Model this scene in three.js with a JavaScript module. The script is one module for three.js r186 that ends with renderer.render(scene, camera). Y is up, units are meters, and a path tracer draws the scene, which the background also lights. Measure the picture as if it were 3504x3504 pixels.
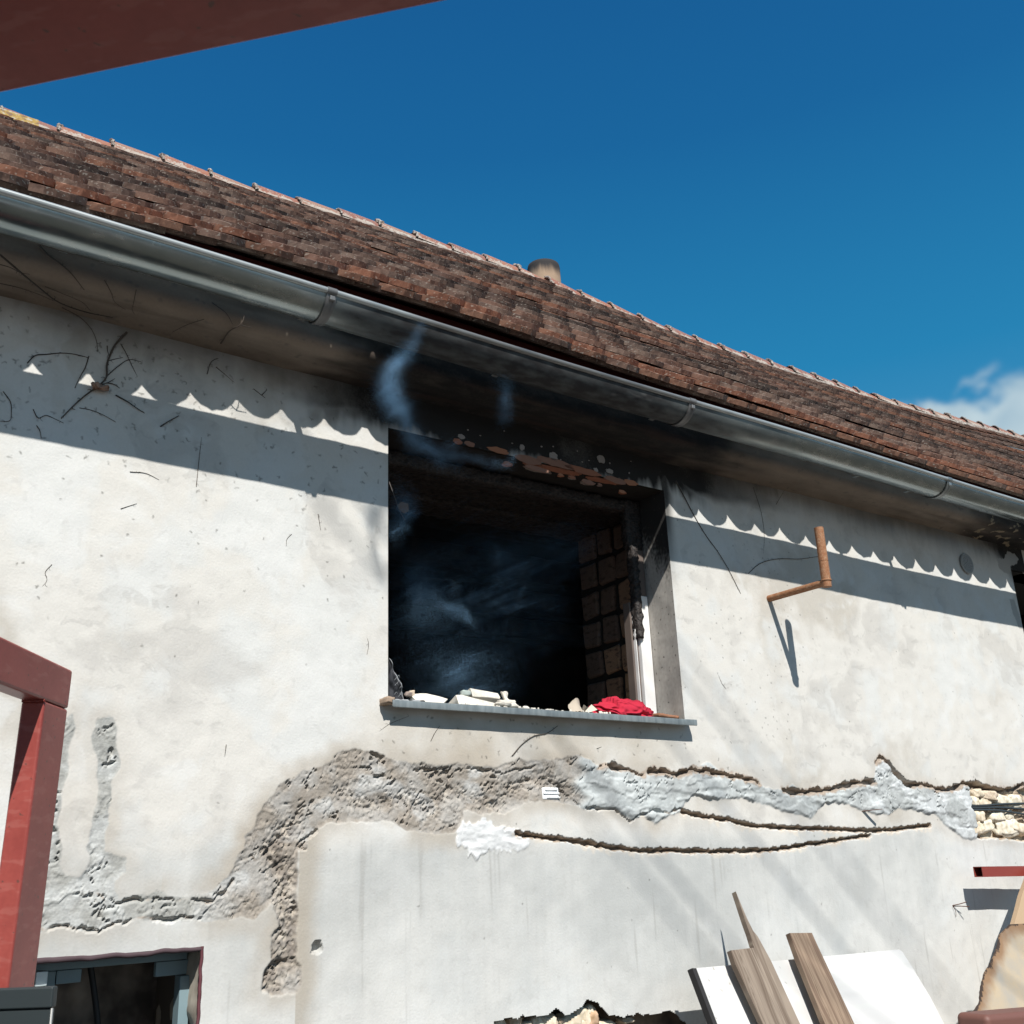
import * as THREE from 'three';
import { mergeGeometries, mergeVertices, toCreasedNormals } from 'three/addons/utils/BufferGeometryUtils.js';
import { RoundedBoxGeometry } from 'three/addons/geometries/RoundedBoxGeometry.js';

// ---------------------------------------------------------------- camera, sky, sun, exposure
const scene = new THREE.Scene();
const camera = new THREE.PerspectiveCamera(53.06, 1, 0.05, 400);
{
  const m = new THREE.Matrix4().makeBasis(
    new THREE.Vector3(0.81667895, -0.03888626, 0.57578065),
    new THREE.Vector3(-0.15614783, 0.94562038, 0.2853418),
    new THREE.Vector3(-0.55556579, -0.32293954, 0.76619626));
  camera.quaternion.setFromRotationMatrix(m);
  camera.position.set(0, 2.2, 3.2);
  camera.focus = 4.2;
  camera.userData.fStop = 17;
}
const SUN = new THREE.Vector3(-0.35, 1.09, 1.0).normalize();
const EXPOSURE = 1.3;

// seeded randomness and noise
function rng(seed) { let s = seed | 0; return () => { s = (s + 0x6d2b79f5) | 0; let t = Math.imul(s ^ (s >>> 15), 1 | s); t = (t + Math.imul(t ^ (t >>> 7), 61 | t)) ^ t; return ((t ^ (t >>> 14)) >>> 0) / 4294967296; }; }
const PERM = (() => { const r = rng(11), p = new Uint8Array(512), a = [...Array(256).keys()]; for (let i = 255; i > 0; i--) { const j = Math.floor(r() * (i + 1)); [a[i], a[j]] = [a[j], a[i]]; } for (let i = 0; i < 512; i++) p[i] = a[i & 255]; return p; })();
const GX = [1, -1, 1, -1, 1, -1, 0, 0, 0.7, -0.7, 0.7, -0.7], GY = [1, 1, -1, -1, 0, 0, 1, -1, 0.7, 0.7, -0.7, -0.7];
function noise(x, y) {
  const fx = Math.floor(x), fy = Math.floor(y), X = fx & 255, Y = fy & 255; x -= fx; y -= fy;
  const u = x * x * x * (x * (x * 6 - 15) + 10), v = y * y * y * (y * (y * 6 - 15) + 10);
  const a = PERM[PERM[X] + Y] % 12, b = PERM[PERM[X + 1] + Y] % 12, c = PERM[PERM[X] + Y + 1] % 12, d = PERM[PERM[X + 1] + Y + 1] % 12;
  const p = GX[a] * x + GY[a] * y, q = GX[b] * (x - 1) + GY[b] * y, r = GX[c] * x + GY[c] * (y - 1), s = GX[d] * (x - 1) + GY[d] * (y - 1);
  return ((p + u * (q - p)) * (1 - v) + (r + u * (s - r)) * v) * 1.4;
}
function fbm(x, y, o = 4) { let s = 0, a = 0.5; for (let i = 0; i < o; i++) { s += a * noise(x, y); x = x * 2.03 + 17.3; y = y * 2.03 - 9.1; a *= 0.5; } return s; }
function ridged(x, y, o = 4) { let s = 0, a = 0.5; for (let i = 0; i < o; i++) { s += a * (1 - 2 * Math.abs(noise(x, y))); x = x * 2.07 + 5.7; y = y * 2.07 + 3.3; a *= 0.5; } return s; }
const clamp = (x, a = 0, b = 1) => Math.min(b, Math.max(a, x));
const smooth = (x, a, b) => { const t = clamp((x - a) / (b - a)); return t * t * (3 - 2 * t); };
const lerp = (a, b, t) => a + (b - a) * t;
const mix3 = (a, b, t) => [lerp(a[0], b[0], t), lerp(a[1], b[1], t), lerp(a[2], b[2], t)];
const toSRGB = (c) => { c = clamp(c); return c <= 0.0031308 ? c * 12.92 : 1.055 * Math.pow(c, 1 / 2.4) - 0.055; };

// the sky: air that pales towards the horizon and round the sun, with a bank of cumulus low over the roof and others round the horizon
{
  const W = 2048, H = 1024, data = new Float32Array(W * H * 4);
  const stops = [[-90, [0.16, 0.2, 0.25]], [0, [0.26, 0.46, 0.66]], [10, [0.1, 0.36, 0.6]], [25, [0.02, 0.225, 0.46]], [38, [0.01, 0.13, 0.34]], [50, [0.007, 0.094, 0.28]], [90, [0.006, 0.08, 0.245]]];
  const air = (e) => { for (let i = 1; i < stops.length; i++) if (e <= stops[i][0]) return mix3(stops[i - 1][1], stops[i][1], (e - stops[i - 1][0]) / (stops[i][0] - stops[i - 1][0])); return stops[stops.length - 1][1]; };
  for (let r = 0; r < H; r++) {
    const e = ((r + 0.5) / H - 0.5) * 180, el = e * Math.PI / 180, base = air(e);
    for (let c = 0; c < W; c++) {
      const ph = ((c + 0.5) / W - 0.5) * 2 * Math.PI, x = Math.cos(ph) * Math.cos(el), z = Math.sin(ph) * Math.cos(el), y = Math.sin(el);
      const az = Math.atan2(x, -z) * 180 / Math.PI;
      const ang = Math.acos(clamp(x * SUN.x + y * SUN.y + z * SUN.z, -1, 1)) * 180 / Math.PI;
      const glow = e > 0 ? 0.3 * Math.exp(-ang / 10) + 0.015 * Math.exp(-ang / 35) : 0;
      let col = [base[0] + glow, base[1] + glow, base[2] + glow * 0.95];
      if (e > 2 && e < 34) {
        const nx = az * 0.09, ny = e * 0.16, n = fbm(nx * 3 + 2, ny * 3, 6);
        // height of the cloud tops with direction: the bank over the right end of the roof, lower ones elsewhere
        const bank = 22.9 - Math.abs(az - 68) * 0.1 + (az < 60 ? (az - 60) * 0.6 : 0);
        const far = 9 + 8 * noise(az * 0.05 + 31, 4.2);
        const top = az > 52 && az < 100 ? bank : Math.min(far, 17);
        let a = smooth(top - e + n * 3.2, -0.5, 1.3) * smooth(n + 0.42 + (top - e) * 0.12, 0.1, 0.5);
        // a torn wisp rising off the bank
        const wd = Math.abs((e - 22.45) - (az - 61.7) * 0.36 - 0.3 * noise(az * 1.3, 7)) - 0.06, wm = smooth(az, 61, 61.8) * (1 - smooth(az, 63.1, 64.2));
        a = Math.max(a, 0.45 * wm * smooth(0.42 - wd + n * 0.5, 0.1, 0.55));
        const shade = clamp(0.62 + 0.5 * fbm(nx * 5 + 8, ny * 5 - e * 0.1, 4) + (22 - e) * 0.035, 0, 1);
        const cl = mix3([0.26, 0.42, 0.55], [0.6, 0.72, 0.76], shade);
        col = mix3(col, cl, clamp(a) * 0.93);
      }
      const k = (r * W + c) * 4; data[k] = col[0] / EXPOSURE; data[k + 1] = col[1] / EXPOSURE; data[k + 2] = col[2] / EXPOSURE; data[k + 3] = 1;
    }
  }
  const sky = new THREE.DataTexture(data, W, H, THREE.RGBAFormat, THREE.FloatType);
  sky.mapping = THREE.EquirectangularReflectionMapping; sky.magFilter = THREE.LinearFilter; sky.needsUpdate = true;
  scene.background = sky; scene.environment = sky;
}
const sun = new THREE.DirectionalLight(new THREE.Color().setRGB(1, 0.965, 0.905), 5);
sun.position.copy(SUN).multiplyScalar(40).add(new THREE.Vector3(3, 2, 0)); sun.target.position.set(3, 2, 0);
sun.castShadow = true; sun.shadow.mapSize.set(4096, 4096);
Object.assign(sun.shadow.camera, { left: -14, right: 14, top: 12, bottom: -12, near: 1, far: 90 });
scene.add(sun, sun.target);

// ---------------------------------------------------------------- helpers
const used = {};
function numbered(n) { const k = used[n] = (used[n] ?? -1) + 1; return k ? `${n}_${String(k).padStart(3, '0')}` : n; }
function shadows(o) { o.castShadow = o.receiveShadow = true; return o; }
function tag(o, label, category, group, kind) { if (label) o.userData.label = label; if (category) o.userData.category = category; if (group) o.userData.group = group; if (kind) o.userData.kind = kind; return o; }
function group(name, parent = scene, pos = [0, 0, 0]) { const g = new THREE.Group(); g.name = numbered(name); g.position.set(...pos); parent.add(g); return g; }
function part(name, geo, mat, parent = scene) { const m = shadows(new THREE.Mesh(geo, mat)); m.name = numbered(name); parent.add(m); return m; }
const lin = (c) => new THREE.Color().setRGB(...c);
function std(c, roughness = 0.9, o = {}) { return new THREE.MeshStandardMaterial({ color: lin(c), roughness, ...o }); }
function box(x0, x1, y0, y1, z0, z1) { const g = new THREE.BoxGeometry(x1 - x0, y1 - y0, z1 - z0); g.translate((x0 + x1) / 2, (y0 + y1) / 2, (z0 + z1) / 2); return g; }
function rbox(x0, x1, y0, y1, z0, z1, r = 0.004) { const g = new RoundedBoxGeometry(x1 - x0, y1 - y0, z1 - z0, 2, Math.min(r, (x1 - x0) / 2.1, (y1 - y0) / 2.1, (z1 - z0) / 2.1)); g.translate((x0 + x1) / 2, (y0 + y1) / 2, (z0 + z1) / 2); return g; }
const plain = (g) => { g = g.index ? g.toNonIndexed() : g; for (const k of Object.keys(g.attributes)) if (!['position', 'normal', 'uv'].includes(k)) g.deleteAttribute(k); return g; };
const merge = (list) => mergeGeometries(list.map(plain), false);
// a texture from f(u, v) -> [r, g, b] linear, or one number for a height or roughness
function texture(w, h, f, srgb = true, repeat = null) {
  const d = new Uint8Array(w * h * 4);
  for (let j = 0; j < h; j++) for (let i = 0; i < w; i++) {
    const c = f((i + 0.5) / w, (j + 0.5) / h), k = (j * w + i) * 4;
    if (typeof c === 'number') d[k] = d[k + 1] = d[k + 2] = clamp(c) * 255;
    else { d[k] = toSRGB(c[0]) * 255; d[k + 1] = toSRGB(c[1]) * 255; d[k + 2] = toSRGB(c[2]) * 255; }
    d[k + 3] = 255;
  }
  const t = new THREE.DataTexture(d, w, h); t.magFilter = THREE.LinearFilter; t.minFilter = THREE.LinearMipmapLinearFilter; t.generateMipmaps = true;
  if (srgb) t.colorSpace = THREE.SRGBColorSpace;
  t.wrapS = t.wrapT = repeat ? THREE.RepeatWrapping : THREE.ClampToEdgeWrapping;
  t.needsUpdate = true; return t;
}
// uv by the box face each triangle points to, in metres times s
function boxUV(g, s = 1, ox = 0, oy = 0) {
  g = plain(g); const p = g.attributes.position, uv = new Float32Array(p.count * 2), a = new THREE.Vector3(), b = new THREE.Vector3(), c = new THREE.Vector3(), n = new THREE.Vector3();
  for (let i = 0; i < p.count; i += 3) {
    a.fromBufferAttribute(p, i); b.fromBufferAttribute(p, i + 1); c.fromBufferAttribute(p, i + 2);
    n.copy(b).sub(a).cross(c.clone().sub(a)); const ax = Math.abs(n.x), ay = Math.abs(n.y), az = Math.abs(n.z);
    [a, b, c].forEach((v, k) => { const q = az >= ax && az >= ay ? [v.x, v.y] : ax >= ay ? [v.z, v.y] : [v.x, v.z]; uv[(i + k) * 2] = q[0] * s + ox; uv[(i + k) * 2 + 1] = q[1] * s + oy; });
  }
  g.setAttribute('uv', new THREE.BufferAttribute(uv, 2)); return g;
}
// displace every corner along a noise of its place, so that hewn things lose their straight edges
function roughen(g, amp, freq, seed = 0) {
  g = mergeVertices(plain(g).deleteAttribute('normal').deleteAttribute('uv'), 1e-5);
  const p = g.attributes.position;
  for (let i = 0; i < p.count; i++) {
    const x = p.getX(i), y = p.getY(i), z = p.getZ(i);
    p.setXYZ(i, x + amp * noise(y * freq + seed, z * freq + 3.1), y + amp * noise(x * freq + seed + 9, z * freq - 4.7), z + amp * noise(x * freq - seed, y * freq + 12.9));
  }
  g.computeVertexNormals(); return g;
}
function stoneGeo(sx, sy, sz, seed, detail = 3) {
  let g = new THREE.IcosahedronGeometry(1, detail); g = mergeVertices(g.deleteAttribute('normal').deleteAttribute('uv'), 1e-4); const p = g.attributes.position;
  for (let i = 0; i < p.count; i++) {
    let x = p.getX(i), y = p.getY(i), z = p.getZ(i); const q = (v) => Math.sign(v) * Math.pow(Math.abs(v), 0.62);
    x = q(x); y = q(y); z = q(z); const n = 1 + 0.24 * noise(x * 1.3 + seed * 3.7, y * 1.3 + z) + 0.13 * noise(x * 3 + z * 2 + seed, y * 3.1) + 0.05 * noise(x * 8 + seed, y * 8 + z * 5);
    p.setXYZ(i, x * sx * n, y * sy * n, z * sz * n);
  }
  g.computeVertexNormals(); return g;
}
function tube(pts, r, radial = 6, taper = 1, seg = 0) {
  const c = new THREE.CatmullRomCurve3(pts.map((p) => new THREE.Vector3(...p))), n = seg || Math.max(6, pts.length * 5), g = new THREE.TubeGeometry(c, n, r, radial, false);
  if (taper !== 1) { const p = g.attributes.position, v = new THREE.Vector3(), o = new THREE.Vector3(); for (let i = 0; i <= n; i++) { c.getPointAt(i / n, o); const k = lerp(1, taper, i / n); for (let j = 0; j <= radial; j++) { const m = i * (radial + 1) + j; v.fromBufferAttribute(p, m).sub(o).multiplyScalar(k).add(o); p.setXYZ(m, v.x, v.y, v.z); } } }
  return g;
}
function extrude(pts, depth, bevel = 0.002) {
  const s = new THREE.Shape(pts.map((p) => new THREE.Vector2(p[0], p[1])));
  return new THREE.ExtrudeGeometry(s, { depth: depth - 2 * bevel, bevelEnabled: bevel > 0, bevelSize: bevel * 0.6, bevelOffset: -bevel * 0.6, bevelThickness: bevel, bevelSegments: 1 });
}
const r0 = rng(5);

// measured places on the wall, in metres along the wall (x) and above the yard (y)
const CHASE = [[0.666,2.053],[0.624,2.458],[0.652,2.572],[0.691,2.648],[0.711,2.665],[0.713,2.613],[0.705,2.561],[0.712,2.516],[0.705,2.465],[0.704,2.415],[0.696,2.372],[0.698,2.323],[0.715,2.268],[0.705,2.244],[0.733,2.21],[0.768,2.214],[0.789,2.223],[0.795,2.259],[0.783,2.284],[0.787,2.346],[0.798,2.396],[0.797,2.447],[0.785,2.543],[0.765,2.595],[0.779,2.648],[0.818,2.654],[0.837,2.618],[0.846,2.551],[0.853,2.512],[0.836,2.479],[0.837,2.428],[0.83,2.364],[0.828,2.277],[0.887,2.25],[0.893,2.219],[0.866,2.201],[0.865,2.171],[0.88,2.14],[0.93,2.153],[0.988,2.156],[1.062,2.14],[1.124,2.143],[1.157,2.164],[1.205,2.188],[1.218,2.227],[1.235,2.252],[1.248,2.264],[1.253,2.292],[1.247,2.308],[1.266,2.32],[1.278,2.345],[1.291,2.38],[1.307,2.403],[1.324,2.422],[1.358,2.465],[1.38,2.478],[1.405,2.475],[1.438,2.509],[1.482,2.52],[1.528,2.534],[1.543,2.541],[1.554,2.569],[1.601,2.578],[1.645,2.58],[1.701,2.578],[1.734,2.563],[1.78,2.548],[1.826,2.544],[1.868,2.537],[1.916,2.538],[1.951,2.531],[1.999,2.537],[2.058,2.545],[2.126,2.532],[2.187,2.53],[2.249,2.545],[2.304,2.564],[2.396,2.559],[2.492,2.568],[2.58,2.585],[2.659,2.565],[2.697,2.542],[2.74,2.562],[2.851,2.53],[2.946,2.515],[3.015,2.54],[3.112,2.51],[3.263,2.56],[3.317,2.571],[3.373,2.539],[3.493,2.524],[3.615,2.492],[3.625,2.475],[3.752,2.459],[3.837,2.485],[3.887,2.459],[4.026,2.46],[4.176,2.488],[4.328,2.503],[4.446,2.514],[4.472,2.585],[4.531,2.634],[4.586,2.596],[4.647,2.52],[4.721,2.492],[4.87,2.484],[4.985,2.465],[5.131,2.476],[5.216,2.517],[5.433,2.493],[5.62,2.468],[5.79,2.48],[5.906,2.47],[5.805,2.205],[5.685,2.197],[5.586,2.209],[5.343,2.224],[5.139,2.218],[5.014,2.269],[4.899,2.348],[4.831,2.348],[4.753,2.368],[4.609,2.378],[4.507,2.351],[4.414,2.351],[4.312,2.37],[4.201,2.402],[4.043,2.407],[3.98,2.372],[3.931,2.338],[3.839,2.355],[3.736,2.373],[3.637,2.399],[3.49,2.424],[3.416,2.424],[3.308,2.424],[3.204,2.432],[3.144,2.408],[3.116,2.369],[3.07,2.361],[2.968,2.324],[2.908,2.362],[2.853,2.339],[2.774,2.377],[2.674,2.388],[2.604,2.385],[2.566,2.396],[2.481,2.411],[2.388,2.414],[2.314,2.404],[2.26,2.383],[2.232,2.366],[2.189,2.38],[2.163,2.366],[2.053,2.381],[2.048,2.347],[2.026,2.307],[1.986,2.301],[1.921,2.306],[1.82,2.317],[1.789,2.33],[1.744,2.35],[1.669,2.345],[1.611,2.348],[1.546,2.349],[1.505,2.337],[1.491,2.326],[1.473,2.304],[1.458,2.288],[1.455,2.268],[1.427,2.256],[1.424,2.224],[1.425,2.177],[1.423,2.146],[1.427,2.114],[1.432,2.083],[1.426,2.052],[1.43,2.012],[1.431,1.947],[1.447,1.92],[1.448,1.882],[1.434,1.851],[1.386,1.849],[1.35,1.853],[1.321,1.862],[1.329,1.917],[1.35,1.954],[1.343,2.018],[1.369,2.036],[1.363,2.076],[1.34,2.11],[1.29,2.07],[1.218,2.074],[1.156,2.069],[1.067,2.077],[1,2.084],[0.922,2.089],[0.866,2.086],[0.837,2.064],[0.794,2.073],[0.739,2.082],[0.686,2.083]];
const FILLER = [[2.026,2.307],[2.052,2.34],[2.145,2.349],[2.178,2.325],[2.292,2.317],[2.327,2.299],[2.333,2.254],[2.288,2.241],[2.226,2.236],[2.167,2.241],[2.141,2.238],[2.106,2.213],[2.074,2.227],[2.066,2.253],[2.025,2.268]];
const SLOT_LOW = [[2.278,2.3],[2.326,2.292],[2.398,2.284],[2.509,2.271],[2.642,2.252],[2.74,2.237],[2.893,2.222],[3.051,2.219],[3.3,2.209],[3.59,2.205],[3.758,2.212],[3.959,2.227],[4.225,2.245],[4.351,2.255]];
const SLOT_MID = [[3.127,2.374],[3.203,2.356],[3.385,2.336],[3.528,2.311],[3.725,2.297],[3.921,2.29],[4.101,2.286],[4.37,2.275],[4.587,2.28],[4.848,2.294]];
const GAP_A = [[2.686,2.535],[2.739,2.552],[2.831,2.533],[2.935,2.514]];
const GAP_A2 = [[2.959,2.531],[3.025,2.536],[3.112,2.516],[3.16,2.527],[3.228,2.541],[3.304,2.535],[3.413,2.523],[3.514,2.509],[3.605,2.492]];
const GAP_B = [[3.768,2.462],[3.852,2.45],[3.955,2.456],[4.046,2.459],[4.142,2.472],[4.283,2.492],[4.434,2.504]];
const GAP_C = [[4.477,2.592],[4.521,2.624],[4.58,2.594],[4.639,2.533],[4.704,2.493],[4.873,2.49],[4.947,2.471],[5.028,2.471],[5.128,2.476],[5.203,2.502],[5.337,2.494],[5.454,2.476],[5.597,2.472],[5.672,2.475],[5.796,2.498]];
const CREVICE_1 = [[1.406,2.344],[1.385,2.312],[1.357,2.293],[1.337,2.274],[1.317,2.25],[1.293,2.238],[1.265,2.251]];
const CREVICE_2 = [[1.455,2.288],[1.426,2.263],[1.409,2.241],[1.381,2.229],[1.353,2.211]];
const ROUGH = [[1.406,2.337],[1.371,2.299],[1.344,2.265],[1.364,2.223],[1.389,2.194],[1.391,2.153],[1.385,2.11],[1.401,2.069],[1.409,2.023],[1.403,2.001],[1.42,1.948],[1.355,1.915],[1.349,1.872]];
const ROUGH_2 = [[1.568,2.449],[1.638,2.405],[1.726,2.408],[1.817,2.429],[1.913,2.38],[1.997,2.455],[2.105,2.421],[2.19,2.387],[2.263,2.45],[2.355,2.486],[2.458,2.494],[2.541,2.444]];
const CRACK_1 = [[0.823,2.158],[0.881,2.134],[0.931,2.142],[0.996,2.137],[1.063,2.134],[1.145,2.126],[1.2,2.152],[1.22,2.181]];
const CRACK_2 = [[0.686,2.081],[0.739,2.08],[0.794,2.072],[0.837,2.058],[0.854,2.075],[0.922,2.089],[0.993,2.086],[1.04,2.079],[1.08,2.085],[1.121,2.077]];
const CRACK_3 = [[1.861,2.521],[1.941,2.522],[2.024,2.534],[2.126,2.525],[2.212,2.513],[2.386,2.537]];
const CRACK_4 = [[2.254,2.46],[2.309,2.482],[2.374,2.493],[2.435,2.499],[2.485,2.473],[2.54,2.429],[2.586,2.4]];
const CRACK_5 = [[2.604,2.386],[2.674,2.386],[2.764,2.377],[2.832,2.335],[2.875,2.353],[2.963,2.376],[3.049,2.366],[3.118,2.383]];
const CRACK_6 = [[1.487,2.323],[1.48,2.308],[1.458,2.301],[1.437,2.288],[1.426,2.269],[1.452,2.267]];
const PLUG = [[2.409,2.461],[2.475,2.462],[2.486,2.414],[2.411,2.422]];
const HOLE = [[2.155,1.683],[2.173,1.689],[2.195,1.692],[2.226,1.693],[2.257,1.69],[2.276,1.698],[2.289,1.688],[2.321,1.69],[2.348,1.684],[2.38,1.684],[2.395,1.694],[2.421,1.7],[2.447,1.687],[2.46,1.677],[2.475,1.675],[2.509,1.686],[2.539,1.696],[2.56,1.715],[2.59,1.709],[2.619,1.697],[2.637,1.678],[2.665,1.654],[2.711,1.647],[2.741,1.64],[2.789,1.648],[2.83,1.636],[2.894,1.637],[2.971,1.634],[3.002,1.62],[3.035,1.589],[3.051,1.565]];
const HOLE_STONES = [[2.199,1.685],[2.273,1.687],[2.315,1.671],[2.37,1.673],[2.417,1.668],[2.479,1.665],[2.517,1.657],[2.552,1.669],[2.586,1.665],[2.615,1.657],[2.613,1.689],[2.555,1.643],[2.673,1.632],[2.787,1.635]];
const STONES = [[5.335,2.454],[5.292,2.411],[5.399,2.407],[5.565,2.415],[5.693,2.407],[5.295,2.333],[5.49,2.328],[5.613,2.335],[5.262,2.276],[5.355,2.275],[5.582,2.272],[5.15,2.278],[5.077,2.264],[5.696,2.27],[5.433,2.443]];
const LOW_WIN = [[0.677,2.003],[1.131,1.998],[1.127,1.796]];
const PLASTER_HOLE = [[1.484,1.969],[1.491,1.99],[1.518,1.988],[1.518,1.957],[1.496,1.954]];
const VENT = [[5.623,3.77]];
const VENT_EDGE = [[5.576,3.808],[5.677,3.73],[5.573,3.849],[5.659,3.674]];
const PEEL = [[5.986,3.849],[6.066,3.86],[6.134,3.919],[6.213,3.91],[6.239,3.884],[6.196,3.839],[6.131,3.825],[6.121,3.785],[6.075,3.764],[6.027,3.773],[5.992,3.792]];
const PEEL_LOW = [[6.043,3.602],[6.094,3.603],[6.14,3.423],[6.088,3.423],[6.044,3.513]];
const SPOTS = [[2.083,3.83],[2.385,3.847],[2.55,3.838],[2.82,3.88],[2.865,3.831],[2.784,3.821],[3.069,3.7],[3.136,3.702],[3.059,3.56]];
const FLAKES = [[2.065,3.801],[2.123,3.802],[2.261,3.804],[2.304,3.753],[2.418,3.792],[2.553,3.806],[2.712,3.799],[2.899,3.789],[2.985,3.794],[2.463,3.76],[2.734,3.75],[2.584,3.756],[2.645,3.757],[2.801,3.752],[2.931,3.741]];
const NAILS = [[4.913,1.911],[4.977,1.926],[4.989,1.908]];
const STRAP = [[4.318,2.366],[4.443,2.408],[4.355,2.311]];
const CABLE_ENDS = [[5.243,2.39],[5.757,2.391],[5.236,2.369],[5.742,2.35]];
const WIRES = [[3.233,2.907],[4.658,1.522],[3.621,2.167],[4.018,1.783],[2.994,2.18],[3.314,1.917],[1.444,3.476],[1.745,3.21]];
const TWIGS = {T1: [[0.331,3.97,0.206],[0.397,3.948,0.179],[0.46,3.948,0.119],[0.525,3.948,0.062],[0.581,3.948,0.043],[0.64,3.948,0.04],[0.701,3.948,0.049]], T1b: [[0.33,3.948,0.195],[0.365,3.948,0.193],[0.397,3.948,0.179],[0.422,3.948,0.184]], T2: [[0.433,4.038,0.206],[0.459,4.014,0.206],[0.495,3.996,0.206],[0.527,3.976,0.206],[0.581,3.948,0.175]], T3: [[0.475,3.948,0.135],[0.531,3.948,0.119],[0.594,3.948,0.097],[0.629,3.948,0.057]], T4: [[0.355,3.948,0.083],[0.408,3.948,0.087],[0.465,3.948,0.078],[0.519,3.948,0.059]], T5: [[0.631,3.98,0.206],[0.653,3.945,0.206],[0.681,3.948,0.15],[0.722,3.948,0.121]], T6: [[0.729,3.977,0.206],[0.732,3.948,0.174],[0.74,3.948,0.132],[0.755,3.948,0.105]], T7: [[0.548,3.948,0.031],[0.612,3.935,0.006],[0.648,3.903,0.006],[0.668,3.866,0.006],[0.674,3.829,0.006]], T8: [[0.759,3.925,0.006],[0.725,3.866,0.006],[0.712,3.823,0.006],[0.706,3.787,0.006],[0.708,3.745,0.006],[0.691,3.714,0.006],[0.655,3.672,0.006],[0.621,3.626,0.006],[0.587,3.573,0.006]], T8b: [[0.702,3.86,0.006],[0.705,3.841,0.006],[0.712,3.823,0.006]], T8c: [[0.712,3.754,0.006],[0.744,3.797,0.006],[0.776,3.829,0.006],[0.814,3.831,0.006]], T8d: [[0.71,3.807,0.006],[0.732,3.819,0.006],[0.755,3.831,0.006]], T8e: [[0.691,3.714,0.006],[0.713,3.727,0.006],[0.736,3.749,0.006]], T8f: [[0.71,3.727,0.006],[0.733,3.727,0.006],[0.754,3.719,0.006]], T9: [[0.471,3.735,0.006],[0.491,3.766,0.006],[0.524,3.78,0.006],[0.563,3.795,0.006],[0.604,3.802,0.006],[0.647,3.802,0.006]], T10: [[0.649,3.807,0.006],[0.641,3.762,0.006],[0.628,3.725,0.006],[0.617,3.685,0.006]], T11: [[0.744,3.879,0.006],[0.764,3.845,0.006],[0.784,3.811,0.006],[0.808,3.771,0.006]], T12: [[0.743,3.691,0.006],[0.781,3.675,0.006],[0.806,3.662,0.006],[0.839,3.649,0.006]], T13: [[0.637,3.621,0.006],[0.676,3.621,0.006],[0.713,3.611,0.006],[0.752,3.597,0.006]], T14: [[0.894,3.613,0.006],[0.922,3.639,0.006],[0.952,3.665,0.006]], T15: [[0.415,3.624,0.006],[0.438,3.594,0.006],[0.444,3.564,0.006],[0.443,3.532,0.006],[0.417,3.524,0.006]], T16: [[0.504,3.585,0.006],[0.521,3.558,0.006],[0.542,3.572,0.006],[0.57,3.567,0.006],[0.596,3.559,0.006]], T17: [[0.519,3.534,0.006],[0.529,3.519,0.006],[0.537,3.495,0.006]], T18: [[0.956,3.948,0.191],[0.923,3.948,0.13],[0.897,3.948,0.056]], T19: [[1.062,3.948,0.059],[1.057,3.948,0.161],[1.077,3.953,0.206],[1.088,3.991,0.206]], T19b: [[1.077,3.95,0.206],[1.116,3.95,0.206]], T20: [[0.974,4.005,0.206],[1.025,3.979,0.206],[1.049,3.945,0.206]], T21: [[1.038,3.842,0.006],[1.051,3.894,0.006],[1.128,3.948,-0.011]], T22: [[1.068,3.878,0.006],[1.136,3.835,0.006]], T23: [[1.207,3.828,0.006],[1.252,3.803,0.006]], T23b: [[1.238,3.81,0.006],[1.257,3.836,0.006]], L1: [[0.809,3.436,0.006],[0.859,3.44,0.006],[0.903,3.426,0.006]], L2: [[1.026,3.425,0.006],[1.03,3.536,0.006],[1.033,3.604,0.006]], L3: [[0.607,3.099,0.006],[0.591,3.072,0.006],[0.598,3.049,0.006],[0.584,3.023,0.006]], L4: [[1.369,3.31,0.006],[1.352,3.288,0.006],[1.351,3.265,0.006]], L5: [[0.791,3.307,0.006],[0.839,3.333,0.006]], L6: [[1.66,2.98,0.006],[1.671,2.949,0.006],[1.665,2.91,0.006]], L7: [[3.424,2.959,0.006],[3.442,2.92,0.006],[3.466,2.898,0.006]], L8: [[1.596,3.119,0.006],[1.628,3.084,0.006]], L9: [[1.467,3.4,0.006],[1.478,3.342,0.006]], L10: [[1.173,2.585,0.006],[1.17,2.552,0.006]], R1: [[3.275,3.856,0.006],[3.314,3.791,0.006],[3.363,3.718,0.006],[3.434,3.621,0.006],[3.507,3.542,0.006],[3.568,3.46,0.006],[3.632,3.357,0.006]], R2: [[3.7,3.464,0.006],[3.793,3.526,0.006],[3.919,3.566,0.006],[4.101,3.591,0.006],[4.25,3.626,0.006]], R3: [[3.815,3.927,0.006],[3.852,3.788,0.006],[3.852,3.674,0.006],[3.828,3.577,0.006]], R4: [[3.973,3.862,0.006],[4.03,3.948,0.024]], B1: [[1.714,2.646,0.006],[1.756,2.673,0.006],[1.833,2.704,0.006]], B2: [[1.921,2.619,0.006],[1.94,2.651,0.006],[1.96,2.675,0.006]], B3: [[2.275,2.577,0.006],[2.319,2.618,0.006],[2.381,2.654,0.006],[2.443,2.666,0.006],[2.498,2.696,0.006]], B4: [[2.688,2.614,0.006],[2.713,2.622,0.006]], };
const BOARD = [[2.963,1.799],[4.192,1.772],[4.208,1.762],[4.233,1.695],[4.268,1.577],[4.284,1.475],[4.294,1.367],[3.008,1.489]];
const PLANK_1 = [[3.103,1.852],[3.232,1.852],[3.235,1.898],[3.234,1.948],[3.238,2.056],[3.243,2.005],[3.249,1.954],[3.259,1.91],[3.274,1.888],[3.299,1.802],[3.336,1.581],[3.357,1.454],[3.164,1.477],[3.141,1.602],[3.102,1.804]];
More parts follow.
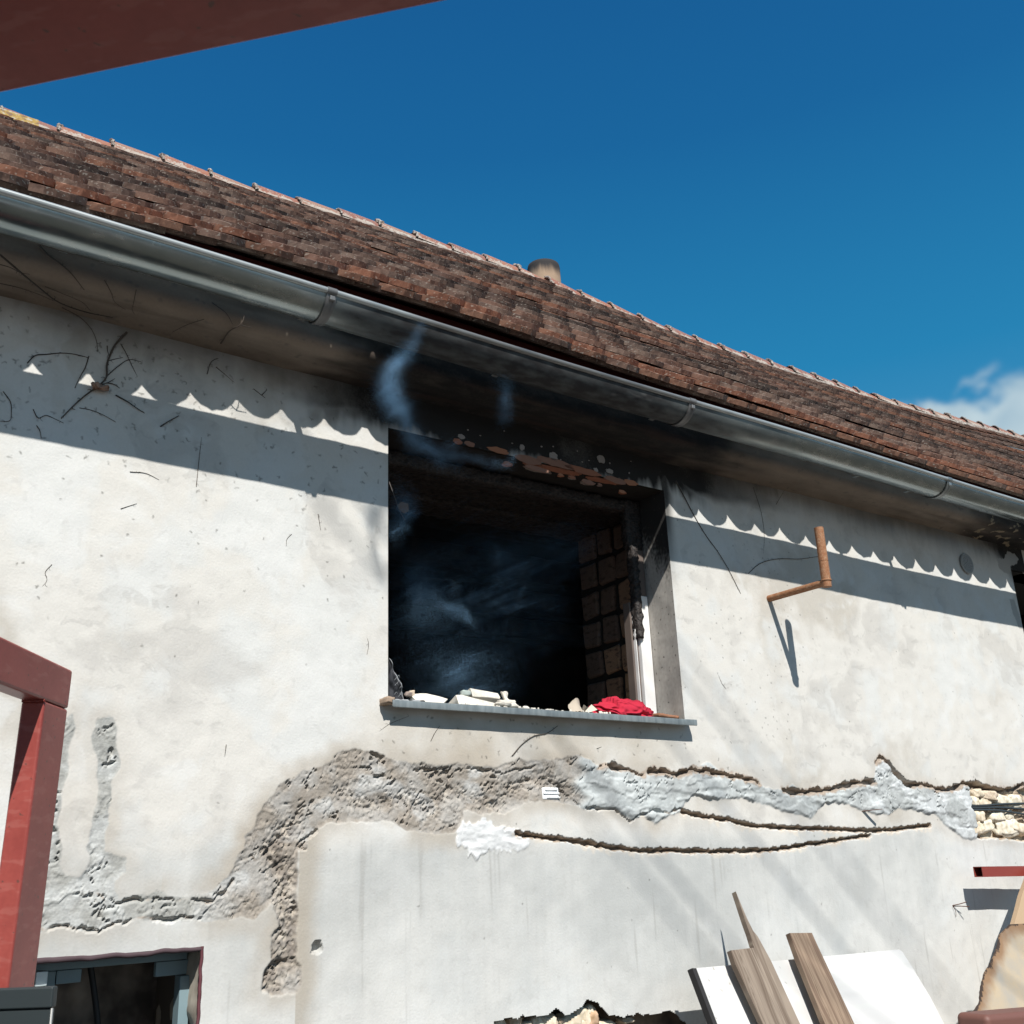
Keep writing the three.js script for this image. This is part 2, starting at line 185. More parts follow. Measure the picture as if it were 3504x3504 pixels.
const PLANK_2 = [[3.46,1.889],[3.592,1.881],[3.596,1.844],[3.638,1.549],[3.66,1.416],[3.495,1.437],[3.471,1.567],[3.458,1.797]];
const SHEET = [[5.03,1.833],[4.883,1.839],[4.771,1.843],[4.657,1.809],[4.584,1.758],[4.497,1.71],[4.412,1.675],[4.342,1.629],[4.279,1.573],[4.211,1.546],[4.147,1.493],[4.611,1.426]];
const TIMBER = [[5.365,2.072],[5.163,1.951],[5.086,1.896],[4.986,1.829],[5.201,1.803],[5.45,2.069]];
const RIM = [[3.374,1.634,1],[3.437,1.647,1],[3.694,1.621,1]];
// ---------------------------------------------------------------- ground
{
  const t = texture(512, 512, (u, v) => { const n = fbm(u * 16, v * 16, 5), s = noise(u * 90, v * 90); return mix3([0.06, 0.052, 0.042], [0.13, 0.115, 0.092], clamp(0.5 + n + 0.25 * s)); }, true, true);
  t.repeat.set(60, 60);
  const g = new THREE.PlaneGeometry(240, 240); g.rotateX(-Math.PI / 2);
  tag(part('ground', g, std([1, 1, 1], 0.95, { map: t })), 'pale trodden yard of gravel and dust in front of the house', null, null, 'structure');
}

// ---------------------------------------------------------------- the old house
const house = group('old_house');
tag(house, 'old rendered house with brown tiled roof, zinc gutter and burnt-out upper window', 'house');

// distance from (x, y) to an open line, and signed distance to an outline (negative inside)
function lineDist(x, y, L) {
  let best = 1e9;
  for (let i = 1; i < L.length; i++) {
    const ax = L[i - 1][0], ay = L[i - 1][1], bx = L[i][0] - ax, by = L[i][1] - ay, t = clamp(((x - ax) * bx + (y - ay) * by) / (bx * bx + by * by)), dx = x - ax - bx * t, dy = y - ay - by * t;
    best = Math.min(best, dx * dx + dy * dy);
  }
  return Math.sqrt(best);
}
function polyDist(x, y, P) {
  let best = 1e9, inside = false;
  for (let i = 0, j = P.length - 1; i < P.length; j = i++) {
    const ax = P[j][0], ay = P[j][1], bx = P[i][0] - ax, by = P[i][1] - ay, t = clamp(((x - ax) * bx + (y - ay) * by) / (bx * bx + by * by)), dx = x - ax - bx * t, dy = y - ay - by * t;
    best = Math.min(best, dx * dx + dy * dy);
    if ((P[i][1] > y) !== (P[j][1] > y) && x < (P[j][0] - P[i][0]) * (y - P[i][1]) / (P[j][1] - P[i][1]) + P[i][0]) inside = !inside;
  }
  return inside ? -Math.sqrt(best) : Math.sqrt(best);
}
function signedLine(x, y, L) { // height of y above the line at x, for telling its upper edge from its lower
  for (let i = 1; i < L.length; i++) if (x <= L[i][0] || i === L.length - 1) return y - lerp(L[i - 1][1], L[i][1], clamp((x - L[i - 1][0]) / Math.max(1e-4, L[i][0] - L[i - 1][0])));
  return 0;
}
const X0 = 0.3, X1 = 6.3, Y0 = 1.15, Y1 = 3.97, NX = 1300, NY = 620, DX = (X1 - X0) / NX, DY = (Y1 - Y0) / NY;
const OPEN = { x0: 1.75, x1: 3.19, y0: 2.745, y1: 3.795 }, LOW = { x0: 0.585, x1: 1.13, y0: 1.0, y1: 2.0 }, SIDE = { x0: 6.128, x1: 7.5, y0: 2.74, y1: 3.8 };
const holeOutline = [...HOLE, [3.05, 1.32], [2.1, 1.32]];
const slots = [SLOT_LOW, SLOT_MID], gaps = [GAP_A, GAP_A2, GAP_B, GAP_C], cracks = [CRACK_1, CRACK_2, CRACK_3, CRACK_4, CRACK_5, CRACK_6, CREVICE_1, CREVICE_2];
const N = (NX + 1) * (NY + 1), F = {}; // fields on the grid
for (const k of ['chase', 'fill', 'slot', 'gap', 'crack', 'rough', 'hole', 'h']) F[k] = new Float32Array(N).fill(9);
for (let j = 0; j <= NY; j++) {
  const y = Y0 + j * DY;
  for (let i = 0; i <= NX; i++) {
    const x = X0 + i * DX, k = j * (NX + 1) + i;
    if (y > 1.2 && y < 2.9) {
      const wx = x + 0.012 * fbm(x * 22, y * 22, 3), wy = y + 0.014 * fbm(x * 22 + 40, y * 22, 4);
      F.chase[k] = polyDist(wx, wy, CHASE);
      if (x > 1.9 && x < 2.5) F.fill[k] = polyDist(wx + 0.01 * noise(x * 60, y * 60), wy + 0.012 * noise(x * 55, y * 55 + 7), FILLER);
      F.slot[k] = Math.min(...slots.map((L) => lineDist(x, y + 0.009 * fbm(x * 34, y * 20, 3), L)));
      F.gap[k] = Math.min(...gaps.map((L, q) => lineDist(wx + 0.003 * noise(x * 75, y * 75), wy + 0.0045 * noise(x * 62, y * 62 + 5), L) + (q === 0 ? 0.006 : 0)));
      F.crack[k] = Math.min(...cracks.map((L) => lineDist(x + 0.012 * fbm(x * 30, y * 30, 3), y + 0.014 * fbm(x * 30 + 9, y * 30, 3), L)));
      F.rough[k] = Math.min(lineDist(x, y, ROUGH), lineDist(x, y, ROUGH_2) + 0.02);
      if (y < 1.9 && x > 2 && x < 3.2) F.hole[k] = polyDist(x + 0.005 * noise(x * 40, y * 40), y + 0.006 * noise(x * 34, y * 34 + 4), holeOutline);
    }
    // relief of the wall face
    let h = 0.005 * fbm(x * 1.4, y * 1.4, 3) + 0.0012 * noise(x * 14, y * 14);
    const edge = Math.min(Math.max(OPEN.x0 - x, x - OPEN.x1, OPEN.y0 - y, y - OPEN.y1), Math.max(LOW.x0 - x, x - LOW.x1, y - LOW.y1), Math.abs(x - SIDE.x0), 9);
    h *= smooth(edge, 0, 0.12);
    const d = F.chase[k];
    if (d < 0.03) {
      const inn = smooth(-d, -0.004, 0.008), right = smooth(x + 0.05 * noise(y * 20, 2), 2.56, 2.62), left = 1 - smooth(x, 1.0, 1.3), stones = smooth(x + 0.03 * noise(y * 25, 8), 5.24, 5.27);
      const rz = Math.exp(-Math.pow(F.rough[k] / 0.05, 2)) * (1 - right);
      const lumps = ridged(x * 17, y * 21, 4), fine = fbm(x * 70, y * 70, 3), tears = Math.max(0, ridged(x * 9 + 30, y * 26, 3) - 0.62);
      let c = -0.002 * (1 - left * 0.7) + 0.005 * fbm(x * 6, y * 7, 3) - 0.004 * smooth(fbm(x * 3.1 + 7, y * 3, 3), 0, 0.3);
      c -= (1 - right) * (1 - left * 0.55) * (0.16 * tears * tears + 0.0008 * fine);
      c -= rz * (0.012 + 0.026 * Math.max(0, 0.3 - lumps));
      c += rz * 0.014 * fine;
      { const pit = Math.max(0, ridged(x * 11 + 2.2 * fbm(x * 9, y * 9), y * 31 + 2 * fbm(x * 12 + 5, y * 8), 2) - 0.54), where = smooth(fbm(x * 6 + 3, y * 9, 3), -0.04, 0.2), pk = Math.max(0, ridged(x * 30, y * 46, 2) - 0.5) * smooth(rz, 0.15, 0.6); const tv = fbm(x * 6 + 1.4 * fbm(x * 11, y * 11, 2), y * 15 + 1.2 * fbm(x * 9 + 8, y * 9, 2), 3), tear = (1 - smooth(Math.abs(tv - 0.06), 0.008, 0.032)) * smooth(fbm(x * 8 + 21, y * 11, 3), 0.02, 0.12); c -= (1 - right) * (1 - stones) * (0.03 * pit * where * (1 - 0.4 * left) + 0.04 * pk + 0.015 * tear); c += (1 - stones) * (1 - right * 0.7) * 0.004 * smooth(tv, 0.06, 0.075) * (1 - smooth(tv, 0.09, 0.25)); c -= right * (1 - stones) * 0.012 * (1 - smooth(Math.abs(tv + 0.05), 0.006, 0.026)) * smooth(fbm(x * 5 + 2, y * 7, 3), 0.1, 0.2); const pit2 = Math.max(0, ridged(x * 13 + 1.5 * fbm(x * 9, y * 9), y * 30 + 7, 2) - 0.56); c -= right * (1 - stones) * 0.012 * pit2 * smooth(fbm(x * 4 + 1, y * 5, 3), 0.02, 0.2); }
      // the newer repair: thrown on, standing proud, in torn overlapping sheets
      c += right * (0.006 + 0.006 * smooth(fbm(x * 3, y * 9, 3), -0.1, 0.15) + 0.004 * smooth(fbm(x * 6 + 4, y * 14, 3), 0.05, 0.12) + 0.003 * fbm(x * 3, y * 5 + 2, 2) + 0.0003 * fine) * (1 - stones);
      c = lerp(c, -0.036 + 0.02 * fbm(x * 16, y * 20, 4), stones);
      h = lerp(h, c, inn);
    }
    if (F.fill[k] < 0.02) h = lerp(h, 0.004 + 0.007 * fbm(x * 16 + y * 9, y * 34, 3), smooth(-F.fill[k], -0.003, 0.006));
    const rag = 0.5 + 0.5 * noise(x * 34, y * 12);
    if (F.slot[k] < 0.05) { const w = 0.0035 + 0.003 * noise(x * 9, 17) + 0.004 * noise(x * 19, 7) * noise(x * 3, 2) + 0.002 * noise(x * 90, y * 90) + 0.005 * rag * smooth(Math.max(...slots.map((L) => -Math.abs(signedLine(x, y, L) - 0.012))), -0.012, 0); h -= 0.04 * (1 - smooth(F.slot[k], w, w + 0.004)); }
    if (F.gap[k] < 0.06) { const w = 0.004 + 0.011 * smooth(fbm(x * 7, y * 3 + 11, 3), -0.15, 0.3); h -= 0.045 * (1 - smooth(F.gap[k], w, w + 0.0045)); }
    if (F.crack[k] < 0.03) { const w = 0.0042 * smooth(noise(x * 17, y * 17 + 5), -0.1, 0.7); h -= 0.016 * smooth(noise(x * 11 + 4, y * 11), -0.55, 0.0) * (1 - smooth(F.crack[k], w, w + 0.0035)); }
    { const dx = Math.hypot(x - 1.5, y - 1.972); if (dx < 0.03) h -= 0.028 * (1 - smooth(dx + 0.006 * noise(x * 90, y * 90), 0.012, 0.02)); }
    F.h[k] = h;
  }
}
function sample(a, x, y) {
  const fx = clamp((x - X0) / DX, 0, NX - 1e-4), fy = clamp((y - Y0) / DY, 0, NY - 1e-4), i = Math.floor(fx), j = Math.floor(fy), u = fx - i, v = fy - j, k = j * (NX + 1) + i;
  return (a[k] * (1 - u) + a[k + 1] * u) * (1 - v) + (a[k + NX + 1] * (1 - u) + a[k + NX + 2] * u) * v;
}
// where the fire left soot on the wall face
function sootAt(x, y) {
  const n = fbm(x * 3.2, y * 2.2, 5), streak = noise(x * 26, y * 1.6) * 0.5 + noise(x * 60, y * 3) * 0.3;
  const above = smooth(y + 0.07 * n + 0.04 * streak, 3.745, 3.83) * smooth(x + 0.2 * n, 1.4, 1.72) * (1 - smooth(x + 0.2 * n, 3.2, 3.7));
  const over = smooth(y + 0.05 * n, 3.79, 3.86) * smooth(x + 0.2 * n, 1.2, 1.75) * (1 - smooth(x + 0.25 * n, 3.4, 4.3));
  const lick = smooth(y + 0.05 * streak, 3.25, 3.8) * (1 - smooth(x - OPEN.x1 + 0.02 * n, 0.005, 0.06)) * (x > OPEN.x1 - 0.01 ? 1 : 0);
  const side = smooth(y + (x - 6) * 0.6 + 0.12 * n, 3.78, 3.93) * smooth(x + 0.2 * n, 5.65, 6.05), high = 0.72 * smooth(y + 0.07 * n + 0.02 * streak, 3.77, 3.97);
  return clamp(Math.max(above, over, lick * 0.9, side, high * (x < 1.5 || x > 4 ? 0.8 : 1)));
}
const sprinkle = (() => { // suckers the creeper left behind: small star-shaped marks
  const r = rng(71), cells = new Map();
  const add = (x, y, s) => { const n = 2 + Math.floor(r() * 4); for (let i = 0; i < n; i++) { const a = r() * 6.28, l = s * (0.4 + r()); const L = [[x, y], [x + Math.cos(a) * l, y + Math.sin(a) * l]]; const key = Math.floor(x * 10) + ',' + Math.floor(y * 10); if (!cells.has(key)) cells.set(key, []); cells.get(key).push([L, 0.0012 + r() * 0.0014, 0.2 + 0.55 * r()]); } };
  for (let i = 0; i < 190; i++) { const x = 0.32 + Math.pow(r(), 1.25) * 1.4, y = 3.4 + Math.pow(r(), 0.8) * 0.5; add(x, y, 0.007); }
  for (let i = 0; i < 45; i++) add(0.4 + r() * 1.3, 2.85 + r() * 0.6, 0.004);
  for (let i = 0; i < 110; i++) { const c = Math.floor(r() * 7); add(3.25 + c * 0.09 + r() * 0.35, 3.75 - r() * 1.1, 0.003); }
  for (let i = 0; i < 60; i++) add(1.7 + r() * 1.8, 2.55 + r() * 0.16, 0.005);
  for (let i = 0; i < 110; i++) add(0.5 + r() * 5.6, 1.3 + r() * 2.4, 0.003);
  return (x, y) => { let m = 0; const cx = Math.floor(x * 10), cy = Math.floor(y * 10); for (let a = -1; a <= 1; a++) for (let b = -1; b <= 1; b++) { const c = cells.get((cx + a) + ',' + (cy + b)); if (c) for (const [L, w, s] of c) { const d = lineDist(x, y, L); if (d < w * 1.6) m = Math.max(m, s * (1 - smooth(d, w * 0.5, w * 1.6))); } } return m; };
})();
function wallColour(x, y) {
  const a = fbm(x * 1.1 + 3, y * 1.1, 5), b = fbm(x * 4.3, y * 3.7 + 8, 5), g = noise(x * 120, y * 120) * 0.5 + noise(x * 260, y * 260) * 0.5;
  let c = mix3([0.73, 0.715, 0.68], [0.58, 0.55, 0.5], smooth(a * 0.9 + b * 0.75, 0.0, 0.5));
  c = mix3(c, [0.72, 0.735, 0.73], 0.75 * smooth(b - a * 0.6, 0.02, 0.34));
  { const m1 = fbm(x * 2.6 + 9, y * 2.3, 4), m2 = fbm(x * 7 + 3 * m1, y * 9, 4); c = mix3(c, [0.56, 0.545, 0.52], 0.55 * smooth(m1 + 0.5 * m2, 0.08, 0.4)); c = mix3(c, [0.77, 0.775, 0.765], 0.6 * smooth(-m1 + 0.6 * m2, 0.1, 0.4)); c = mix3(c, [0.5, 0.49, 0.47], 0.4 * smooth(noise(x * 19 + m2 * 4, y * 23), 0.45, 0.7) * smooth(m1, -0.1, 0.2)); }
  const below = smooth(2.32 - y + 0.1 * a, 0, 0.12);
  if (below > 0) { // washed, streaked render below the chase
    const st = noise(x * 30, y * 1.1) * 0.6 + noise(x * 75, y * 2.1) * 0.4;
    c = mix3(c, [0.7, 0.725, 0.73], below * 0.5); c = mix3(c, [0.53, 0.545, 0.54], below * clamp(0.4 + 0.9 * a + 0.5 * b + 0.16 * st - 0.45 * smooth(2.2 - y, 0.1, 0.6) + 0.3 * smooth(x, 1.9, 2.3) * (1 - smooth(x, 3.6, 4.2))));
    c = mix3(c, [0.36, 0.35, 0.33], below * 0.32 * smooth(st + 0.5 * noise(x * 8, y * 5), 0.5, 0.8));
  }
  const under = smooth(2.74 - y + 0.04 * b, 0, 0.05) * smooth(y - 2.5 + 0.05 * b, 0, 0.06) * smooth(x + 0.1 * a, 1.62, 1.85) * (1 - smooth(x + 0.15 * b, 2.9, 3.3)); // dirty band under the sill
  c = mix3(c, [0.52, 0.47, 0.4], under * clamp(0.65 + b));
  const d = sample(F.chase, x, y);
  const halo = d > 0 ? 1 - smooth(d + 0.03 * b, 0.01, 0.055 + 0.05 * clamp(a + 0.4)) : 0; // cement slurry smeared past the edge
  c = mix3(c, [0.5, 0.45, 0.385], halo * clamp(0.55 + 1.1 * b) * (x > 1 && x < 3.1 ? 1 : 0.55));
  if (x > 1.43 && x < 1.7 && y < 2.33) c = mix3(c, [0.46, 0.42, 0.36], (1 - smooth(x + 0.05 * b, 1.46, 1.53)) * 0.75);
  c = mix3(c, [0.42, 0.41, 0.39], 0.14 * smooth(noise(x * 42, y * 42) + noise(x * 11, y * 11) * 0.5, 0.5, 0.85));
  const s = 0.765 * (1 + 0.05 * g); c = [c[0] * s * 1.012, c[1] * s, c[2] * s * 0.98];
  if (d < 0.004) {
    const right = smooth(x + 0.05 * noise(y * 20, 2), 2.56, 2.62), left = 1 - smooth(x + 0.1 * b, 1.02, 1.3), far = smooth(x + 0.2 * b, 4.15, 4.6), stones = smooth(x + 0.03 * noise(y * 25, 8), 5.24, 5.27);
    const n = fbm(x * 9, y * 9, 5), m = noise(x * 45, y * 45);
    let q = mix3([0.335, 0.295, 0.25], [0.42, 0.4, 0.37], smooth(n, -0.25, 0.3));
    q = mix3(q, mix3([0.4, 0.4, 0.375], [0.53, 0.54, 0.525], smooth(n + fbm(x * 3, y * 3) * 0.6, -0.2, 0.3)), left);
    q = mix3(q, [0.62, 0.63, 0.62], (1 - left) * (1 - right) * 0.6 * smooth(fbm(x * 5 + 3, y * 8, 4), 0.2, 0.42));
    q = mix3(q, mix3([0.44, 0.46, 0.455], mix3([0.55, 0.58, 0.575], [0.63, 0.655, 0.66], far), smooth(n + fbm(x * 4, y * 6 + 5) * 0.7, -0.25, 0.3)), right);
    q = mix3(q, mix3([0.36, 0.27, 0.19], [0.56, 0.48, 0.37], smooth(n, -0.2, 0.25)), stones);
    const rz = Math.exp(-Math.pow(sample(F.rough, x, y) / 0.04, 2)) * (1 - right);
    q = mix3(q, mix3([0.2, 0.17, 0.145], [0.42, 0.36, 0.29], smooth(m + n, -0.3, 0.5)), rz * 0.7);
    const gr = noise(x * 85 + 3 * m, y * 85), t = 0.8 * (1 + 0.12 * m + 0.08 * g + 0.16 * gr * (1 - right * 0.6)); c = mix3([q[0] * t, q[1] * t, q[2] * t], c, smooth(d, -0.002, 0.004));
  }
  const f = sample(F.fill, x, y); c = mix3([0.6, 0.605, 0.605], c, smooth(f, -0.003, 0.003));
  const sl = sample(F.slot, x, y);
  if (sl < 0.06) {
    const lowSide = slots.some((L) => { const v = signedLine(x, y, L); return v < 0 && v > -0.05 && x > L[0][0] - 0.02 && x < L[L.length - 1][0] + 0.05; });
    if (lowSide) c = mix3(c, mix3([0.62, 0.5, 0.38], [0.72, 0.64, 0.52], clamp(0.5 + b)), (1 - smooth(sl + 0.014 * noise(x * 40, y * 40), 0.012, 0.03)) * 0.5 * smooth(noise(x * 7, 3), -0.4, 0.3)); // broken edge: old lime render
    c = mix3([0.33, 0.26, 0.2], c, smooth(sl + 0.004 * noise(x * 70, y * 70), 0.007, 0.016 - 0.006 * (lowSide ? 1 : 0)));
  }
  const ga = sample(F.gap, x, y); c = mix3([0.34, 0.28, 0.23], c, smooth(ga + 0.005 * noise(x * 45, y * 45), 0.012, 0.022));
  const ck = sample(F.crack, x, y); if (d < 0.02) c = mix3([0.33, 0.29, 0.25], c, smooth(ck + 0.003 * noise(x * 31, y * 31), 0.0005, 0.0035));
  const so = sootAt(x, y);
  if (so > 0) c = mix3(c, [0.007, 0.0065, 0.0068], clamp(so * (1.05 + 0.08 * g + 0.25 * b)) * 0.985);
  const mk = sprinkle(x, y); if (mk) c = mix3(c, [0.07, 0.065, 0.055], mk * 0.85);
  if (x > 5.94 && y > 3.38) { // paint blisters that the fire burst beside the end window
    const p = Math.min(polyDist(x + 0.012 * fbm(x * 40, y * 40, 3), y + 0.012 * fbm(x * 40 + 5, y * 40, 3), PEEL), polyDist(x + 0.01 * fbm(x * 40, y * 40, 3), y, PEEL_LOW)); c = mix3([0.36, 0.35, 0.33], c, smooth(p, -0.002, 0.003));
  }
  return c;
}
const TW = 2048, TH = 968;
const wallMap = texture(TW, TH, (u, v) => wallColour(lerp(X0, X1, u), lerp(Y0, Y1, v)));
const wallBump = texture(TW, TH, (u, v) => {
  const x = lerp(X0, X1, u), y = lerp(Y0, Y1, v), d = sample(F.chase, x, y);
  const p = 0.5 + 0.05 * fbm(x * 50, y * 50, 3) + 0.045 * noise(x * 190, y * 190), c = 0.5 + 0.14 * fbm(x * 60, y * 80, 4) + 0.1 * noise(x * 200, y * 200);
  return lerp(lerp(c, p, smooth(x, 2.56, 2.62) * 0.8), p, smooth(d, -0.004, 0.004));
}, false);
const wallMat = std([1, 1, 1], 0.93, { map: wallMap, bumpMap: wallBump, bumpScale: 0.006 });
const wall = (() => {
  const region = (x, y, k) => {
    if (x > OPEN.x0 && x < OPEN.x1 && y > OPEN.y0 && y < OPEN.y1) return -1;
    if (x > LOW.x0 && x < LOW.x1 && y < LOW.y1) return -1;
    if (x > SIDE.x0 && y > SIDE.y0 && y < SIDE.y1) return -1;
    if (F.hole[k] < 0) return -1;
    if (F.fill[k] < 0) return 3;
    if (F.chase[k] < 0) return x < 1.2 ? 1 : x < 2.59 ? 2 : x < 5.255 ? 4 : 5;
    return 0;
  };
  const names = ['render_coat', 'cement_patch', 'mortar_patch', 'filler_patch', 'repair_patch', 'rubble_core'], idx = names.map(() => []);
  for (let j = 0; j < NY; j++) for (let i = 0; i < NX; i++) {
    const k = j * (NX + 1) + i, r = region(X0 + (i + 0.5) * DX, Y0 + (j + 0.5) * DY, k);
    if (r >= 0) idx[r].push(k, k + 1, k + NX + 2, k, k + NX + 2, k + NX + 1);
  }
  const h = (i, j) => F.h[clamp(j, 0, NY) * (NX + 1) + clamp(i, 0, NX)], n = new THREE.Vector3();
  const build = (list) => {
    const at = new Int32Array(N).fill(-1), pos = [], nor = [], uv = [], out = new Uint32Array(list.length); let m = 0;
    for (let q = 0; q < list.length; q++) {
      const k = list[q];
      if (at[k] < 0) {
        const i = k % (NX + 1), j = (k - i) / (NX + 1); at[k] = m++;
        pos.push(X0 + i * DX, Y0 + j * DY, F.h[k]); n.set((h(i - 1, j) - h(i + 1, j)) / (2 * DX), (h(i, j - 1) - h(i, j + 1)) / (2 * DY), 1).normalize(); nor.push(n.x, n.y, n.z); uv.push(i / NX, j / NY);
      }
      out[q] = at[k];
    }
    const g = new THREE.BufferGeometry(); g.setAttribute('position', new THREE.Float32BufferAttribute(pos, 3)); g.setAttribute('normal', new THREE.Float32BufferAttribute(nor, 3)); g.setAttribute('uv', new THREE.Float32BufferAttribute(uv, 2)); g.setIndex(new THREE.BufferAttribute(out, 1)); return g;
  };
  const w = part('wall', build(idx[0]), wallMat, house);
  w.userData.label = 'cracked whitish render of the front wall';
  const say = [null, 'grey cement patch at the lower left', 'rough brown mortar patch under the window', 'bright white filler patch at the end of a slot', 'pale blue-grey cement repair, right half of the chase', 'bare rubble at the right end of the chase'];
  for (let r = 1; r < 6; r++) part(names[r], build(idx[r]), wallMat, w).userData.label = say[r];
  return w;
})();
{ // masonry behind the render, and plain render beyond the stretch in view
  const b = [[-5, 0.55, 0, 4.15], [0.55, 1.135, 2.01, 4.15], [0.55, 1.135, 0, 0.99], [1.135, 1.63, 0, 4.15], [1.63, 3.335, 0, 2.7], [3.335, 6.13, 0, 4.15], [6.13, 7.5, 0, 2.73], [6.13, 7.5, 3.81, 4.15], [7.5, 14, 0, 4.15], [1.63, 3.335, 3.962, 4.15]].map(([a, c, d, e]) => box(a, c, d, e, -0.8, -0.18));
  part('masonry', merge(b), std([0.1, 0.085, 0.07], 0.95), house);
  const t = texture(512, 512, (u, v) => mix3([0.7, 0.685, 0.65], [0.55, 0.53, 0.49], clamp(0.4 + fbm(u * 9, v * 9, 5))), true, true);
  const e = [[-5, X0, 0, Y1], [X1, SIDE.x1, 0, SIDE.y0], [X1, SIDE.x1, SIDE.y1, Y1], [SIDE.x1, 14, 0, Y1], [X0, LOW.x0, 0, Y0], [LOW.x0, LOW.x1, 0, LOW.y0], [LOW.x1, X1, 0, Y0]].map(([a, c, d, f]) => box(a, c, d, f, -0.17, 0));
  part('outer_render', boxUV(merge(e), 0.35), std([1, 1, 1], 0.93, { map: t }), house);
}
{ // stones laid bare at the right end of the chase and in the broken hole at the foot
  const r = rng(9), tones = [[0.62, 0.53, 0.4], [0.66, 0.6, 0.48], [0.55, 0.45, 0.34], [0.5, 0.34, 0.22]].map((c) => {
    const t = texture(128, 128, (u, v) => { const n = fbm(u * 7, v * 7, 5); return [c[0] * (1 + n * 0.5), c[1] * (1 + n * 0.55), c[2] * (1 + n * 0.7)]; }, true, true); t.repeat.set(6, 6); return std([1, 1, 1], 0.92, { map: t });
  });
  const size = [[0.05, 0.02], [0.03, 0.025], [0.06, 0.03], [0.075, 0.034], [0.055, 0.034], [0.062, 0.025], [0.06, 0.028], [0.04, 0.025], [0.06, 0.03], [0.07, 0.034], [0.1, 0.04], [0.05, 0.026], [0.06, 0.02], [0.08, 0.038], [0.09, 0.02]];
  STONES.forEach(([x, y], i) => { const [a, b] = size[i], ka = 0.8 + 0.5 * r(), kb = 0.85 + 0.4 * r(); const g = boxUV(stoneGeo(a * ka, b * kb, 0.03, i + 2, 4), 1, r(), r()); g.rotateZ((r() - 0.5) * 0.5); g.translate(x + (r() - 0.5) * 0.02, y + (r() - 0.5) * 0.008, -0.034 + 0.012 * r()); part('stone', g, tones[[0, 1, 0, 1, 1, 0, 1, 1, 0, 1, 1, 2, 2, 0, 2][i]], wall); });
  const hs = [[0.03, 0.02], [0.026, 0.02], [0.022, 0.013], [0.03, 0.022], [0.042, 0.026], [0.02, 0.014], [0.045, 0.03], [0.035, 0.035], [0.03, 0.035], [0.032, 0.03], [0.02, 0.02], [0.055, 0.02], [0.05, 0.016], [0.03, 0.012]];
  HOLE_STONES.forEach(([x, y], i) => { const [a, b] = hs[i]; const g = boxUV(stoneGeo(a, b, 0.035, i + 40), 1, r(), r()); g.translate(x, y - 0.012, -0.06); part('stone', g, tones[[1, 2, 2, 1, 0, 2, 0, 0, 0, 3, 1, 0, 0, 2][i]], wall); });
  for (let i = 0; i < 30; i++) { const x = 2.16 + r() * 0.85, y = 1.6 - r() * 0.22, g = boxUV(stoneGeo(0.03 + r() * 0.04, 0.02 + r() * 0.03, 0.03, i + 90, 2), 1, r(), r()); g.translate(x, y, -0.075 - r() * 0.02); part('stone', g, tones[Math.floor(r() * 4)], wall); }
  const back = new THREE.PlaneGeometry(1.1, 0.7, 110, 60), p = back.attributes.position; for (let i = 0; i < p.count; i++) p.setZ(i, 0.03 * fbm(p.getX(i) * 9, p.getY(i) * 9, 5) + 0.06 * smooth(p.getX(i), 0.08, 0.22)); back.computeVertexNormals(); back.translate(2.6, 1.5, -0.11);
  const t = texture(256, 256, (u, v) => mix3([0.07, 0.05, 0.04], [0.22, 0.16, 0.11], clamp(0.45 + fbm(u * 12, v * 8, 5) * 1.2))); part('earth_fill', back, std([1, 1, 1], 0.97, { map: t }), wall);
}
{ // cables lying in the end of the chase, a socket plug, a vent grille, nails and a strap
  const black = std([0.03, 0.04, 0.045], 0.5);
  for (let i = 0; i < 3; i++) { const y0 = 2.393 - i * 0.011, dy = i === 2 ? -0.03 : i === 1 ? -0.012 : 0.006; part('cable', tube([[5.2, y0 - 0.002, -0.008], [5.35, y0 - 0.004, 0], [5.5, y0 + dy * 0.3, 0.003], [5.75, y0 + dy, -0.002], [6.1, y0 + dy * 1.5, -0.01]], 0.0058, 8), black, wall).userData.label = 'dark electric cable leaving the cement'; }
  const white = std([0.82, 0.83, 0.83], 0.5), g = merge([rbox(2.408, 2.486, 2.418, 2.463, -0.03, 0.002, 0.006), rbox(2.418, 2.476, 2.452, 2.459, 0.0, 0.008, 0.003), rbox(2.41, 2.486, 2.438, 2.444, 0.0, 0.007, 0.003), rbox(2.426, 2.49, 2.424, 2.429, 0.0, 0.006, 0.003)]);
  part('conduit_box', g, white, wall).userData.label = 'small white slatted box set in the mortar';
  const sh = new THREE.Shape(); sh.absellipse(0, 0, 0.056, 0.056, 0, 6.283); const r = rng(33);
  for (let ring = 0; ring < 3; ring++) for (let i = 0; i < 5 + ring * 5; i++) { const a = (i + 0.3 * r()) / (5 + ring * 5) * 6.283, q = 0.014 + ring * 0.014, h = new THREE.Path(); h.absellipse(Math.cos(a) * q, Math.sin(a) * q, 0.0045, 0.003, 0, 6.283, false, a); sh.holes.push(h); }
  const v = new THREE.ExtrudeGeometry(sh, { depth: 0.004, bevelEnabled: false, curveSegments: 10 }); v.translate(5.623, 3.768, 0.012);
  const rim = new THREE.TorusGeometry(0.057, 0.006, 8, 40); rim.translate(5.623, 3.768, 0.01);
  const ve = part('vent_grille', v, std([0.27, 0.28, 0.28], 0.7), wall); part('rim', rim, std([0.3, 0.31, 0.31], 0.7), ve);
  const bk = new THREE.CircleGeometry(0.056, 32); bk.translate(5.623, 3.768, 0.006); part('backing', bk, std([0.1, 0.1, 0.1], 0.9), ve);
}
